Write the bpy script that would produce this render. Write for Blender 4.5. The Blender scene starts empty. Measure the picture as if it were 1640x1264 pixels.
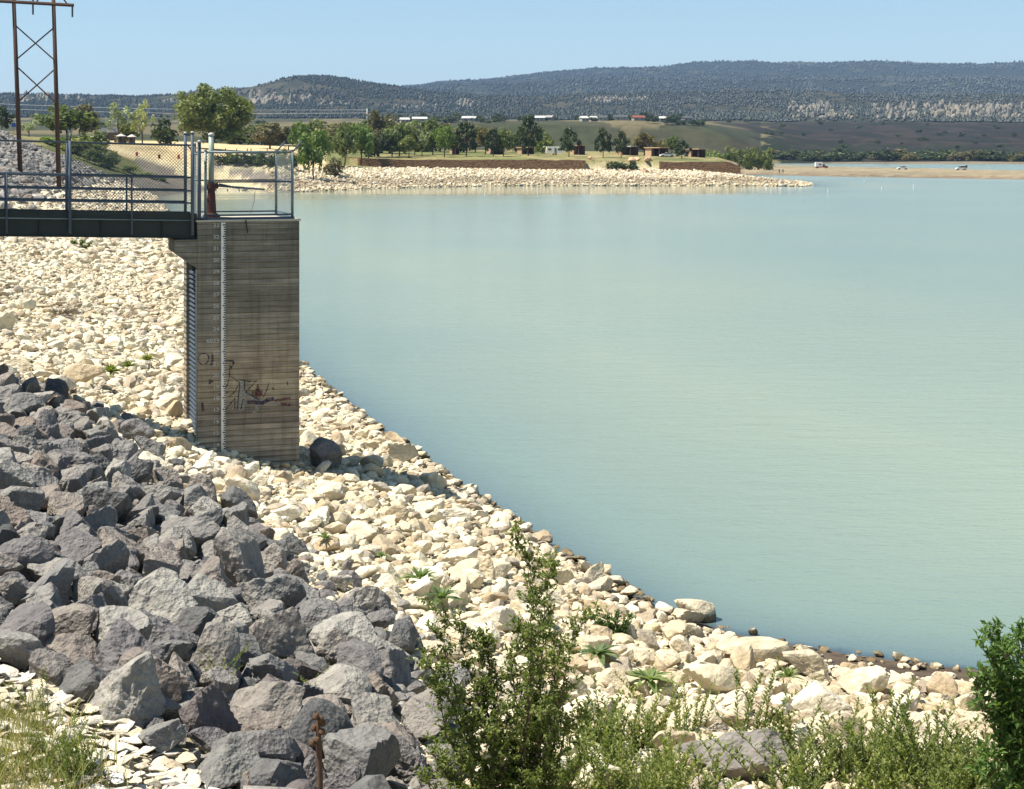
import bpy, bmesh, math, random
import numpy as np
from mathutils import Vector, Matrix

# ---------------------------------------------------------------- camera, sky, sun, exposure
F, CX, HY, EYE = 2700.0, 820.0, 238.0, 10.0     # focal length in photo pixels, principal column, horizon row, eye height over the lake
scene = bpy.context.scene
COL = scene.collection
cam_d = bpy.data.cameras.new("camera"); cam = bpy.data.objects.new("camera", cam_d); COL.objects.link(cam)
cam.location = (0, 0, EYE); cam.rotation_euler = (math.radians(90), 0, 0)
cam_d.sensor_width = 36; cam_d.lens = 36 * F / 1640; cam_d.shift_y = -(632 - HY) / 1640
cam_d.clip_start = 0.5; cam_d.clip_end = 40000
scene.camera = cam
SUN_AZ = math.atan2(-0.93, -0.16)                 # direction TO the sun, measured from +Y towards +X
SUN_EL = math.radians(60)
to_sun = Vector((math.sin(SUN_AZ) * math.cos(SUN_EL), math.cos(SUN_AZ) * math.cos(SUN_EL), math.sin(SUN_EL)))
sd = bpy.data.lights.new("sun", 'SUN'); sd.energy = 4.9; sd.angle = math.radians(0.5); sd.color = (1.0, 0.93, 0.80)
so = bpy.data.objects.new("sun", sd); COL.objects.link(so); so.rotation_euler = to_sun.to_track_quat('Z', 'Y').to_euler()
w = bpy.data.worlds.new("World"); scene.world = w; w.use_nodes = True
nt = w.node_tree; nt.nodes.clear()
out = nt.nodes.new('ShaderNodeOutputWorld'); bg = nt.nodes.new('ShaderNodeBackground'); sky = nt.nodes.new('ShaderNodeTexSky')
sky.sky_type = 'NISHITA'; sky.sun_disc = False; sky.sun_elevation = SUN_EL; sky.sun_rotation = SUN_AZ
sky.altitude = 1500; sky.air_density = 0.9; sky.dust_density = 0.15; sky.ozone_density = 2.0
hs = nt.nodes.new('ShaderNodeHueSaturation'); hs.inputs['Saturation'].default_value = 0.92; hs.inputs['Hue'].default_value = 0.482; hs.inputs['Value'].default_value = 1.12
nt.links.new(sky.outputs[0], hs.inputs['Color']); nt.links.new(hs.outputs[0], bg.inputs[0]); nt.links.new(bg.outputs[0], out.inputs[0])
bg.inputs[1].default_value = 0.066
vs = scene.view_settings; vs.view_transform = 'Standard'; vs.look = 'None'; vs.gamma = 1; vs.exposure = 0.86; vs.use_curve_mapping = False
scene.cycles.max_bounces = 6; scene.cycles.volume_bounces = 0; scene.cycles.transparent_max_bounces = 8

rng = np.random.default_rng(7); random.seed(7)

# ---------------------------------------------------------------- helpers
def tag(o, label=None, cat=None, group=None, kind=None):
    if label: o['label'] = label
    if cat: o['category'] = cat
    if group: o['group'] = group
    if kind: o['kind'] = kind
    return o
def px(x, y, Y): return Vector(((x - CX) / F * Y, Y, EYE - (y - HY) / F * Y))
def empty(name, loc, rz=0.0):
    o = bpy.data.objects.new(name, None); COL.objects.link(o); o.location = loc; o.rotation_euler = (0, 0, rz); o.empty_display_size = .3
    return o
def link(name, me, parent=None, loc=None):
    o = bpy.data.objects.new(name, me); COL.objects.link(o)
    if parent: o.parent = parent
    if loc is not None: o.location = loc
    return o
def copy_tree(o, parent=None):
    c = o.copy(); COL.objects.link(c)
    if parent: c.parent = parent
    for ch in list(o.children): copy_tree(ch, c)
    return c
def np_mesh(name, V, tris=None, quads=None, mats=(), smooth=False, cols=None, fl=None, tmat=None, qmat=None):
    me = bpy.data.meshes.new(name)
    V = np.asarray(V, np.float32)
    T = np.zeros((0, 3), np.int32) if tris is None or len(tris) == 0 else np.asarray(tris, np.int32)
    Q = np.zeros((0, 4), np.int32) if quads is None or len(quads) == 0 else np.asarray(quads, np.int32)
    me.vertices.add(len(V)); me.vertices.foreach_set('co', V.ravel())
    me.loops.add(T.size + Q.size); me.loops.foreach_set('vertex_index', np.concatenate([T.ravel(), Q.ravel()]))
    n = len(T) + len(Q); me.polygons.add(n)
    st = np.concatenate([np.arange(len(T)) * 3, T.size + np.arange(len(Q)) * 4]).astype(np.int32)
    me.polygons.foreach_set('loop_start', st)
    me.polygons.foreach_set('loop_total', np.concatenate([np.full(len(T), 3), np.full(len(Q), 4)]).astype(np.int32))
    if tmat is not None or qmat is not None:
        me.polygons.foreach_set('material_index', np.concatenate([np.zeros(len(T)) if tmat is None else tmat, np.zeros(len(Q)) if qmat is None else qmat]).astype(np.int32))
    me.polygons.foreach_set('use_smooth', np.full(n, smooth))
    for m in mats: me.materials.append(m)
    if cols is not None:
        a = me.color_attributes.new('col', 'FLOAT_COLOR', 'POINT')
        a.data.foreach_set('color', np.concatenate([cols, np.ones((len(cols), 1))], 1).astype(np.float32).ravel())
    if fl is not None:
        for k, v in fl.items():
            a = me.attributes.new(k, 'FLOAT', 'POINT'); a.data.foreach_set('value', np.asarray(v, np.float32))
    me.update(calc_edges=True); me.validate()
    return me
class MB:
    """collects boxes, bars, tubes and free polygons, then links them as one mesh object"""
    def __init__(s): s.V = []; s.T = []; s.Q = []; s.tm = []; s.qm = []; s.n = 0; s.m = 0
    def add(s, V, T=None, Q=None):
        V = np.asarray(V, float).reshape(-1, 3)
        if T is not None and len(T): s.T.append(np.asarray(T, int) + s.n); s.tm += [s.m] * len(T)
        if Q is not None and len(Q): s.Q.append(np.asarray(Q, int) + s.n); s.qm += [s.m] * len(Q)
        s.V.append(V); s.n += len(V); return s
    def box(s, a, b, M=None, bev=0.0):
        (x0, y0, z0), (x1, y1, z1) = a, b
        V = np.array([[x0,y0,z0],[x1,y0,z0],[x1,y1,z0],[x0,y1,z0],[x0,y0,z1],[x1,y0,z1],[x1,y1,z1],[x0,y1,z1]], float)
        if M is not None: V = V @ np.array(M.to_3x3()).T + np.array(M.translation)
        return s.add(V, Q=[[0,3,2,1],[4,5,6,7],[0,1,5,4],[1,2,6,5],[2,3,7,6],[3,0,4,7]])
    def tube(s, P, R, n=8, cap=True):
        P = [np.asarray(p, float) for p in P]
        if not hasattr(R, '__len__'): R = [R] * len(P)
        rings = []
        for i, p in enumerate(P):
            d = P[min(i+1, len(P)-1)] - P[max(i-1, 0)]; d = d / (np.linalg.norm(d) + 1e-9)
            u = np.cross(d, [0, 0, 1.]) if abs(d[2]) < .9 else np.cross(d, [1., 0, 0]); u /= np.linalg.norm(u); v = np.cross(d, u)
            a = np.arange(n) * 2 * math.pi / n
            rings.append(p + R[i] * (np.cos(a)[:, None] * u + np.sin(a)[:, None] * v))
        V = np.concatenate(rings); Q = []; T = []
        for i in range(len(P) - 1):
            for k in range(n): Q.append([i*n+k, i*n+(k+1)%n, (i+1)*n+(k+1)%n, (i+1)*n+k])
        if cap:
            V = np.concatenate([V, [P[0]], [P[-1]]]); c0 = len(V) - 2; c1 = c0 + 1; b = (len(P)-1)*n
            for k in range(n): T.append([c0, (k+1)%n, k]); T.append([c1, b+k, b+(k+1)%n])
        return s.add(V, T, Q)
    def prism(s, prof, y0, y1, M=None):
        """profile of (x, z) points extruded along y, convex or star-shaped about its centroid"""
        n = len(prof); P = np.array(prof, float); c = P.mean(0)
        V = [[x, y0, z] for x, z in P] + [[x, y1, z] for x, z in P] + [[c[0], y0, c[1]], [c[0], y1, c[1]]]
        V = np.array(V, float)
        if M is not None: V = V @ np.array(M.to_3x3()).T + np.array(M.translation)
        Q = [[i, (i+1)%n, n+(i+1)%n, n+i] for i in range(n)]
        T = [[2*n, (i+1)%n, i] for i in range(n)] + [[2*n+1, n+i, n+(i+1)%n] for i in range(n)]
        return s.add(V, T, Q)
    def mesh(s, name, mats, smooth=False):
        return np_mesh(name, np.concatenate(s.V), np.concatenate(s.T) if s.T else None, np.concatenate(s.Q) if s.Q else None,
                       mats if isinstance(mats, (list, tuple)) else [mats], smooth, tmat=np.array(s.tm), qmat=np.array(s.qm))
    def build(s, name, mats, parent=None, smooth=False, loc=None, bevel=0):
        o = link(name, s.mesh(name, mats, smooth), parent, loc)
        bm = bmesh.new(); bm.from_mesh(o.data); bmesh.ops.recalc_face_normals(bm, faces=bm.faces); bm.to_mesh(o.data); bm.free()
        if bevel:
            m = o.modifiers.new('bevel', 'BEVEL'); m.width = bevel; m.segments = 2; m.limit_method = 'ANGLE'
        return o

# value noise in numpy
_perm = rng.random((64, 64, 8))
def vnoise(x, y, k=0):
    x = np.asarray(x, float); y = np.asarray(y, float)
    xi = np.floor(x).astype(int); yi = np.floor(y).astype(int); fx = x - xi; fy = y - yi
    fx = fx*fx*(3-2*fx); fy = fy*fy*(3-2*fy); p = _perm[:, :, k]
    g = lambda a, b: p[a % 64, b % 64]
    return (g(xi, yi)*(1-fx)+g(xi+1, yi)*fx)*(1-fy) + (g(xi, yi+1)*(1-fx)+g(xi+1, yi+1)*fx)*fy
def fbm(x, y, o=4, k=0):
    r = 0; a = .5
    for i in range(o): r = r + a * (vnoise(x*2**i+17*i, y*2**i+31*i, (k+i) % 8) - .5); a *= .5
    return r * 2
def sstep(a, b, x): t = np.clip((np.asarray(x, float)-a)/(b-a), 0, 1); return t*t*(3-2*t)

# ---------------------------------------------------------------- materials
class NT:
    def __init__(s, name, rough=.9, spec=.3):
        s.m = bpy.data.materials.new(name); s.m.use_nodes = True; s.t = s.m.node_tree; s.b = s.t.nodes['Principled BSDF']
        s.b.inputs['Roughness'].default_value = rough; s.b.inputs['Specular IOR Level'].default_value = spec
    def n(s, ty, **kw):
        o = s.t.nodes.new(ty)
        for k, v in kw.items():
            if k[0] == '_': setattr(o, k[1:], v)
            else:
                kk = k.replace('_', ' ')
                if hasattr(v, 'is_linked') or isinstance(v, bpy.types.NodeSocket): s.t.links.new(v, o.inputs[kk])
                else: o.inputs[kk].default_value = v
        return o
    def l(s, a, b): s.t.links.new(a, b)
    def noise(s, vec, scale, detail=4, rough=.6): 
        o = s.n('ShaderNodeTexNoise', Scale=scale, Detail=detail, Roughness=rough); s.l(vec, o.inputs['Vector']); return o.outputs['Fac']
    def ramp(s, fac, stops, interp='LINEAR'):
        o = s.t.nodes.new('ShaderNodeValToRGB'); s.l(fac, o.inputs[0]); o.color_ramp.interpolation = interp
        e = o.color_ramp.elements
        while len(e) < len(stops): e.new(.5)
        for i, (p, c) in enumerate(stops): e[i].position = p; e[i].color = (c if hasattr(c, '__len__') else (c, c, c)) [:3] + (1,) if hasattr(c, '__len__') else (c, c, c, 1)
        return o.outputs[0]
    def mix(s, f, a, b, mode='MIX'):
        o = s.t.nodes.new('ShaderNodeMix'); o.data_type = 'RGBA'; o.blend_type = mode
        for v, i in ((f, 0), (a, 6), (b, 7)):
            if isinstance(v, bpy.types.NodeSocket): s.l(v, o.inputs[i])
            elif hasattr(v, '__len__'): o.inputs[i].default_value = tuple(v) + (1,)
            else: o.inputs[i].default_value = v if i == 0 else (v, v, v, 1)
        return o.outputs[2]
    def bump(s, h, strength=.5, dist=.02):
        o = s.n('ShaderNodeBump', Strength=strength, Distance=dist); s.l(h, o.inputs['Height']); s.l(o.outputs[0], s.b.inputs['Normal']); return o
    def color(s, c):
        if isinstance(c, bpy.types.NodeSocket): s.l(c, s.b.inputs['Base Color'])
        else: s.b.inputs['Base Color'].default_value = tuple(c) + (1,)
def plain(name, col, rough=.7, spec=.3, metal=0, var=.25, scale=6, bump=0, dist=.01):
    k = NT(name, rough, spec); k.b.inputs['Metallic'].default_value = metal
    tc = k.n('ShaderNodeTexCoord'); f = k.noise(tc.outputs['Object'], scale, 5, .65)
    k.color(k.mix(f, tuple(c*(1-var) for c in col), tuple(min(1, c*(1+var)) for c in col)))
    if bump: k.bump(k.noise(tc.outputs['Object'], scale*5, 4, .6), bump, dist)
    return k.m
def rock_mat(name, stops, src, fine=1.0, bump=.6):
    """stone with a tone per stone: src 'object' takes Object Info random, 'attr' the vertex attribute rnd"""
    k = NT(name, .92, .25); tc = k.n('ShaderNodeTexCoord')
    if src == 'object': r = k.n('ShaderNodeObjectInfo').outputs['Random']
    else: r = k.n('ShaderNodeAttribute', _attribute_name='rnd').outputs['Fac']
    base = k.ramp(r, stops)
    v = tc.outputs['Object']
    off = k.n('ShaderNodeVectorMath', _operation='ADD'); k.l(v, off.inputs[0]); k.l(r, off.inputs[1]); v = off.outputs[0]
    n1 = k.noise(v, 2.2*fine, 6, .6); n2 = k.noise(v, 14*fine, 5, .7); n3 = k.noise(v, 5*fine, 3, .5)
    c = k.mix(k.ramp(n1, [(.3, 0), (.7, 1)]), k.mix(1.0, base, (.72, .70, .70), 'MULTIPLY'), k.mix(1.0, base, (1.22, 1.2, 1.12), 'MULTIPLY'))
    c = k.mix(k.ramp(n2, [(.42, .0), (.72, .55)]), c, k.mix(1.0, base, (.55, .5, .48), 'MULTIPLY'))
    ge = k.n('ShaderNodeNewGeometry'); sz_ = k.n('ShaderNodeSeparateXYZ'); k.l(ge.outputs['Position'], sz_.inputs[0]); wz = k.n('ShaderNodeMath', _operation='MULTIPLY_ADD'); k.l(n3, wz.inputs[0]); wz.inputs[1].default_value = -.22; k.l(sz_.outputs[2], wz.inputs[2])
    c = k.mix(k.ramp(wz.outputs[0], [(.02, 1), (.07, 0)]), c, k.mix(1.0, c, (.36,.33,.27), 'MULTIPLY')); k.color(c)
    st_ = k.n('ShaderNodeMath', _operation='MULTIPLY_ADD'); k.l(n1, st_.inputs[0]); st_.inputs[1].default_value = .6; k.l(sz_.outputs[2], st_.inputs[2])
    mr_ = k.n('ShaderNodeMapRange'); k.l(st_.outputs[0], mr_.inputs[0]); mr_.inputs[2].default_value = 3.0
    c = k.mix(1.0, c, k.ramp(mr_.outputs[0], [(0, (.80,.74,.66)), (.22, (1,.98,.95)), (.34, (.84,.79,.70)), (.42, (1.03,1.02,1.0)), (.62, (.93,.89,.82)), (.8, (1.03,1.02,1.0))]), 'MULTIPLY'); k.color(c)
    v2 = k.n('ShaderNodeTexVoronoi', Scale=4.5*fine); k.l(v, v2.inputs['Vector']); v3 = k.n('ShaderNodeTexVoronoi', Scale=11*fine); k.l(v, v3.inputs['Vector'])
    vo = k.n('ShaderNodeTexVoronoi', Scale=3.2*fine, _feature='DISTANCE_TO_EDGE'); k.l(v, vo.inputs['Vector'])
    crack = k.ramp(vo.outputs['Distance'], [(0, 0), (.05, 1)])
    h = k.n('ShaderNodeMath', _operation='ADD'); k.l(n2, h.inputs[0]); k.l(n3, h.inputs[1])
    h2 = k.n('ShaderNodeMath', _operation='MULTIPLY_ADD'); k.l(crack, h2.inputs[0]); h2.inputs[1].default_value = .05; k.l(h.outputs[0], h2.inputs[2])
    h3 = k.n('ShaderNodeMath', _operation='MULTIPLY_ADD'); k.l(v2.outputs['Distance'], h3.inputs[0]); h3.inputs[1].default_value = 1.6 if name.startswith('dark') else .8; k.l(h2.outputs[0], h3.inputs[2])
    h4 = k.n('ShaderNodeMath', _operation='MULTIPLY_ADD'); k.l(v3.outputs['Distance'], h4.inputs[0]); h4.inputs[1].default_value = .7 if name.startswith('dark') else .3; k.l(h3.outputs[0], h4.inputs[2])
    k.bump(h4.outputs[0], bump, .06/fine)
    return k.m
DARK = [(0, (.10,.105,.115)), (.2, (.24,.245,.25)), (.4, (.175,.17,.185)), (.6, (.30,.30,.295)), (.74, (.23,.195,.18)), (.84, (.36,.36,.35)), (1, (.15,.135,.14))]
PALE = [(0, (.58,.51,.38)), (.22, (.73,.69,.57)), (.45, (.66,.60,.47)), (.66, (.80,.76,.65)), (.84, (.50,.41,.29)), (1, (.40,.37,.33))]
M = {}
M['dark_o'] = rock_mat('dark_basalt', DARK, 'object'); M['dark_a'] = rock_mat('dark_basalt_small', DARK, 'attr')
M['pale_o'] = rock_mat('pale_limestone', PALE, 'object', bump=.45); M['pale_a'] = rock_mat('pale_limestone_small', PALE, 'attr', bump=.45)
M['chip_a'] = rock_mat('limestone_chips', [(0, (.5,.45,.34)), (.4, (.72,.71,.68)), (.7, (.62,.52,.38)), (1, (.66,.66,.66))], 'attr', 3)
M['steel'] = plain('painted_steel_rail', (.070,.095,.13), .68, .35, 0, .25, 4)
M['galv'] = plain('galvanised_tube', (.13,.18,.20), .45, .5, .1, .25, 6); M['stem'] = plain('pale_green_pipe', (.28,.35,.30), .5, .4, .1, .2)
M['wire'] = plain('fence_wire', (.10,.13,.14), .6, .4, .2, .1)
M['girder'] = plain('dark_green_girder', (.020,.028,.026), .6, .4, 0, .35, 3)
M['rust'] = plain('rusted_iron', (.085,.033,.027), .85, .2, .1, .5, 9, .6)
M['wood'] = plain('weathered_timber', (.075,.045,.035), .85, .2, 0, .4, 3, .4)
M['white'] = plain('white_paint', (.78,.78,.75), .4, .5, 0, .06)
M['numeral'] = plain('worn_numerals', (.52,.52,.49), .8, .2, 0, .3, 20); M['roofw'] = plain('pale_roofing', (.50,.50,.48), .6, .3, 0, .12)
M['glass'] = plain('dark_glass', (.02,.025,.03), .1, .6, 0, .1)
M['tyre'] = plain('black_rubber', (.02,.02,.02), .85, .2)
M['adobe'] = plain('tan_masonry', (.50,.34,.22), .9, .2, 0, .25, 2, .3, .03)
M['brown'] = plain('brown_board', (.10,.065,.05), .85, .2, 0, .3, 3)
M['darkroof'] = plain('dark_roofing', (.07,.075,.085), .8, .3, 0, .3)
M['redroof'] = plain('red_roofing', (.22,.07,.05), .8, .3, 0, .3)
M['stucco'] = plain('grey_stucco', (.33,.31,.28), .9, .2, 0, .15)
M['red'] = plain('faded_red_paint', (.35,.04,.03), .6, .3)
M['orange'] = plain('orange_paint', (.75,.32,.03), .6, .3)
M['black'] = plain('black_marking', (.02,.02,.022), .7, .3)
M['skin'] = plain('skin', (.35,.2,.14), .6, .3); M['cloth'] = plain('dark_cloth', (.04,.04,.06), .9, .1)
def leaf_mat(name, c1, c2, trans=.35, rnd=True):
    k = NT(name, .55, .35); at = k.n('ShaderNodeAttribute', _attribute_name='rnd'); oi = k.n('ShaderNodeObjectInfo')
    c = k.mix(at.outputs['Fac'], c1, c2)
    if rnd: c = k.mix(1.0, c, k.ramp(oi.outputs['Random'], [(0, (.75,.78,.75)), (.5, (1,1,1)), (1, (1.25,1.15,.9))]), 'MULTIPLY')
    k.color(c)
    tr = k.n('ShaderNodeBsdfTranslucent'); c2_ = k.mix(1.0, c, (1.5,1.6,.7), 'MULTIPLY'); k.l(c2_, tr.inputs[0])
    mx = k.n('ShaderNodeMixShader', Fac=trans); k.l(k.b.outputs[0], mx.inputs[1]); k.l(tr.outputs[0], mx.inputs[2])
    k.l(mx.outputs[0], k.t.nodes['Material Output'].inputs[0]); return k.m
M['leaf_elm'] = leaf_mat('elm_leaves', (.09,.13,.025), (.27,.31,.085))
M['leaf_dark'] = leaf_mat('glossy_dark_leaves', (.045,.10,.022), (.15,.24,.055))
M['leaf_weed'] = leaf_mat('weed_leaves', (.09,.13,.03), (.24,.27,.085))
M['leaf_mullein'] = leaf_mat('rosette_leaves', (.10,.16,.06), (.22,.28,.13))
M['grass'] = leaf_mat('grass_blades', (.13,.16,.045), (.46,.40,.20), rnd=False)
M['tree_green'] = leaf_mat('tree_leaves_green', (.06,.09,.025), (.19,.22,.075), .3)
M['tree_bright'] = leaf_mat('tree_leaves_bright', (.08,.14,.03), (.20,.27,.07), .3)
M['tree_brown'] = leaf_mat('tree_leaves_olive_brown', (.06,.06,.03), (.19,.17,.09), .3)
M['tree_dark'] = leaf_mat('pine_needles_dark', (.025,.045,.018), (.085,.11,.045), .2)
M['tree_pale'] = leaf_mat('tree_leaves_silvery', (.18,.22,.12), (.40,.44,.28), .3)
M['bark'] = plain('bark', (.09,.065,.05), .95, .1, 0, .3, 5, .5)
M['twig'] = plain('dry_twigs', (.30,.22,.17), .9, .1, 0, .3)
M['stalk'] = plain('brown_dead_stalk', (.10,.06,.04), .9, .1, 0, .4, 20)
M['forest'] = leaf_mat('hill_woodland', (.006,.014,.010), (.022,.034,.022), .0, rnd=False)
# ---------------------------------------------------------------- terrain shape
def wp(x, y):                       # a point of the waterline (z = 0) from where it shows
    Y = F * EYE / (y - HY); return ((x - CX) / F * Y, Y)
SHORE = [wp(250,316), wp(265,335), (-30,160), (-19.5,112), wp(480,590), wp(548,640), wp(620,700), wp(700,752), wp(775,805), wp(870,870), wp(980,930), wp(1060,975), wp(1140,1005), wp(1260,1032), wp(1400,1052), wp(1500,1066), wp(1580,1076), wp(1700,1086), (16,31.0), (26,31.5), (60,34)]
BAY = [wp(282,309), wp(300,306), wp(345,303), wp(420,306), wp(470,308), wp(520,306), wp(600,302), wp(700,300), wp(800,298), wp(900,297.5), wp(1000,298), wp(1100,297.5), wp(1200,298), wp(1290,299), wp(1306,297), wp(1280,292), wp(1200,287), wp(1150,281.5), wp(1175,279.5), wp(1240,281), wp(1340,283), wp(1500,285.5), wp(1640,287.5), wp(1800,290), wp(2100,294)]
LAND = SHORE[::-1] + BAY + [(1200,500),(9000,2000),(9000,30000),(-12000,30000),(-12000,-60),(80,-60)]
# SHORE reversed runs from the near right corner to the far end of the dam, BAY goes on round the bay, peninsula and sandbar
HOLE = [wp(1150,265.5), wp(1188,266), wp(1300,267.5), wp(1440,270.5), wp(1550,272.5), wp(1640,275), wp(1900,279), wp(2100,282), (420,900), (560,1200), wp(1640,263.5), wp(1560,262.5), wp(1450,263), wp(1300,262), wp(1200,262)]
def poly_sd(X, Y, poly):
    P = np.array(poly, float); n = len(P); best = np.full(X.shape, 1e18); inside = np.zeros(X.shape, bool)
    for i in range(n):
        x0, y0 = P[i]; x1, y1 = P[(i+1) % n]; dx, dy = x1-x0, y1-y0; L = dx*dx+dy*dy + 1e-12
        t = np.clip(((X-x0)*dx+(Y-y0)*dy)/L, 0, 1)
        best = np.minimum(best, (X-x0-t*dx)**2+(Y-y0-t*dy)**2)
        if y0 != y1:
            c = ((y0 > Y) != (y1 > Y)) & (X < dx*(Y-y0)/(dy)+x0); inside ^= c
    return np.where(inside, 1, -1)*np.sqrt(best)
def shore_d(X, Y):
    a = poly_sd(X, Y, LAND); b = poly_sd(X, Y, HOLE)
    return np.where(a < 0, a, np.where(b > 0, -b, np.minimum(a, -b)))
CC = np.array([-900,-300,0,100,200,300,400,470,520,560,600,650,700,800,900,1000,1100,1150,1200,1300,1400,1500,1560,1640,1950,2600], float)
def zrow(z, Y): return HY - (z-EYE)*F/Y
ROWS = [  # depth, [(column, row)...]
 (350, [(-900,196),(0,212),(100,238),(200,262),(300,280),(400,280),(1000,270),(2600,300)]),
 (420, [(-900,206),(0,213),(100,226),(200,234),(300,240),(400,252),(500,262),(1000,266),(2600,290)]),
 (490, [(-900,212),(0,216),(100,222),(200,228),(300,231),(400,238),(470,247),(520,253),(650,256),(940,256),(1000,258),(1100,260),(1190,262),(1215,zrow(2.2,490)),(1300,zrow(1,490)),(2600,zrow(1,490))]),
 (560, [(-900,214),(0,218),(200,226),(300,229),(400,233),(500,237),(650,244),(800,245.5),(1000,246),(1120,249),(1180,255),(1230,zrow(.9,560)),(2600,zrow(.9,560))]),
 (700, [(-900,214),(0,218),(200,224),(400,229),(500,231),(650,235),(800,238),(1000,241),(1120,248),(1170,260),(1200,zrow(.8,700)),(2600,zrow(.9,700))]),
 (1000,[(-900,208),(0,211),(400,213),(500,216),(650,219),(800,222),(1000,226),(1120,240),(1180,257),(1240,zrow(1,1000)),(2600,zrow(1,1000))]),
 (1160,[(-900,206),(0,207),(400,207),(650,208),(850,210),(1000,214),(1120,228),(1200,252),(1300,259),(2600,259)]),
 (1320,[(-900,202),(0,203),(400,200),(650,197),(850,194.5),(1000,194.5),(1130,196),(1200,222),(1300,244),(1640,248),(2600,250)]),
 (1700,[(-900,199),(0,199),(400,197),(650,195),(850,195),(1000,194),(1130,195),(1200,203),(1300,218),(1640,222),(2600,222)]),
 (2200,[(-900,192),(0,190),(400,190),(800,193),(1150,195),(1300,197),(1640,197),(2600,197)]),
 (2600,[(-900,180),(0,180),(300,182),(420,176),(520,176),(700,180),(900,180),(1200,184),(1300,182),(1640,180),(2600,180)]),
 (3500,[(-900,150),(0,152),(100,153),(200,154),(300,154),(380,149),(400,141),(430,130),(470,123),(500,124),(530,130),(550,136),(580,137),(620,143),(660,149),(700,154),(800,154),(1000,151),(1200,150),(1400,152),(1640,156),(2600,150)]),
 (4300,[(-900,160),(0,162),(300,162),(420,150),(520,150),(650,165),(1000,170),(1640,170),(2600,170)]),
 (5600,[(-900,160),(0,165),(400,160),(620,150),(700,142),(900,132),(1200,130),(1640,130),(2600,130)]),
 (7500,[(-900,158),(0,163),(400,155),(600,147),(650,142),(690,137),(740,132),(800,128),(860,121),(920,113),(1000,112),(1080,108),(1130,104),(1200,101),(1300,104),(1400,100.5),(1470,104),(1520,108),(1560,105),(1640,102),(1800,100),(2600,110)]),
 (10000,[(-900,175),(400,175),(1200,140),(2600,140)]),
 (30000,[(-900,215),(2600,215)])]
RY = np.array([r[0] for r in ROWS], float)
TAB = np.array([EYE-(np.interp(CC, [p[0] for p in r[1]], [p[1] for p in r[1]])-HY)*r[0]/F for r in ROWS])   # heights
def zfar(X, Y):
    Yc = np.maximum(Y, 50.0); x = CX + F*X/Yc; Yq = np.clip(Y, RY[0], RY[-1])
    i = np.clip(np.searchsorted(RY, Yq)-1, 0, len(RY)-2); f = (Yq-RY[i])/(RY[i+1]-RY[i])
    xq = np.clip(x, CC[0], CC[-1]); j = np.clip(np.searchsorted(CC, xq)-1, 0, len(CC)-2); g = (xq-CC[j])/(CC[j+1]-CC[j])
    fs = np.where(Yq > 2200, f*f*(3-2*f), f)
    return (TAB[i,j]*(1-g)+TAB[i,j+1]*g)*(1-fs)+(TAB[i+1,j]*(1-g)+TAB[i+1,j+1]*g)*fs
def crest_d(Y): return np.interp(Y, [0,60,200,330], [29,29,29,31])
def eff_d(X, Y, d):
    dl = -.95*(X+.89)-.311*(Y-48)
    e = np.minimum(d, np.maximum(dl, .47*d)); k = sstep(62, 46, Y); return np.where(d > 0, d*(1-k)+e*k, d)
def height(X, Y, d=None, rough=True):
    X = np.asarray(X, float); Y = np.asarray(Y, float)
    if d is None: d = shore_d(X, Y)
    s = np.interp(Y, [0,100,300], [.29,.29,.42])
    de = eff_d(X, Y, d); dc = crest_d(Y); zd = s*np.minimum(de, dc) - .25*np.clip(de-dc-8, 0, 30)
    near = 8.2-.42*np.maximum(Y-1, 0); zd = np.where(Y < 20, np.maximum(zd, near), zd)
    zd = zd-.38*np.exp(-((X+6.6)**2/5+(Y-43.6)**2/3))
    zf = zfar(X, Y)
    sh = np.interp(Y, [345,400,460,600,900,1250,1400,2000], [.3,.14,.115,.06,.05,.06,1,9])
    x = CX+F*X/np.maximum(Y, 50)
    sh = sh+(.34-sh)*sstep(480, 440, CX+F*X/np.maximum(Y, 50))*sstep(600, 500, Y)
    zs = np.minimum(zf, sh*d)
    wall = (Y > 486) & (x > 525) & (x < 1185)
    zs = np.where((Y > 484) & (Y < 489.2) & (x > 540) & (x < 1185), np.minimum(zs, 3.9), zs)
    zs = np.where((Y >= 489.2) & (Y < 640) & (x > 540) & (x < 1185), zf, zs)
    k = sstep(345, 385, Y)
    z = zd*(1-k)+zs*k
    amp = np.clip((Y-2000)/1500, 0, 1)
    if rough:
        z = z + np.where(d > 0, fbm(X/1.7, Y/1.7, 3)*.10*np.clip(1-Y/120, 0, 1) + amp*(fbm(X/160, Y/320, 5, 2)*13) + amp*fbm(X/45,Y/90,3,1)*5 + np.clip((Y-700)/600,0,1)*fbm(X/60,Y/90,3,3)*2.0*np.clip(d/60,0,1), 0)
    z = np.where(d < 0, np.maximum(d*.3, -3.0), z)
    return z
def H1(x, y): return float(height(np.array([x]), np.array([y]))[0])
def ray_ground(x, y, Y0=14, Y1=4000, n=3000):
    """where the line of sight through a photo pixel meets the ground"""
    Ys = np.geomspace(Y0, Y1, n); Xs = (x-CX)/F*Ys; zr = EYE-(y-HY)/F*Ys; h = height(Xs, Ys)
    i = np.argmax(h >= zr); return Vector((Xs[i], Ys[i], h[i]))
def dark_bound(Y): return np.interp(Y, [14,19.6,26.5,29,33,35,43.5,45,46.5,55,70,100,130,200,300,340], [8.4,9.0,8.7,9.2,9.5,10.9,11.4,12.5,13.8,16.5,19,20,17,15,11,9])

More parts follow.
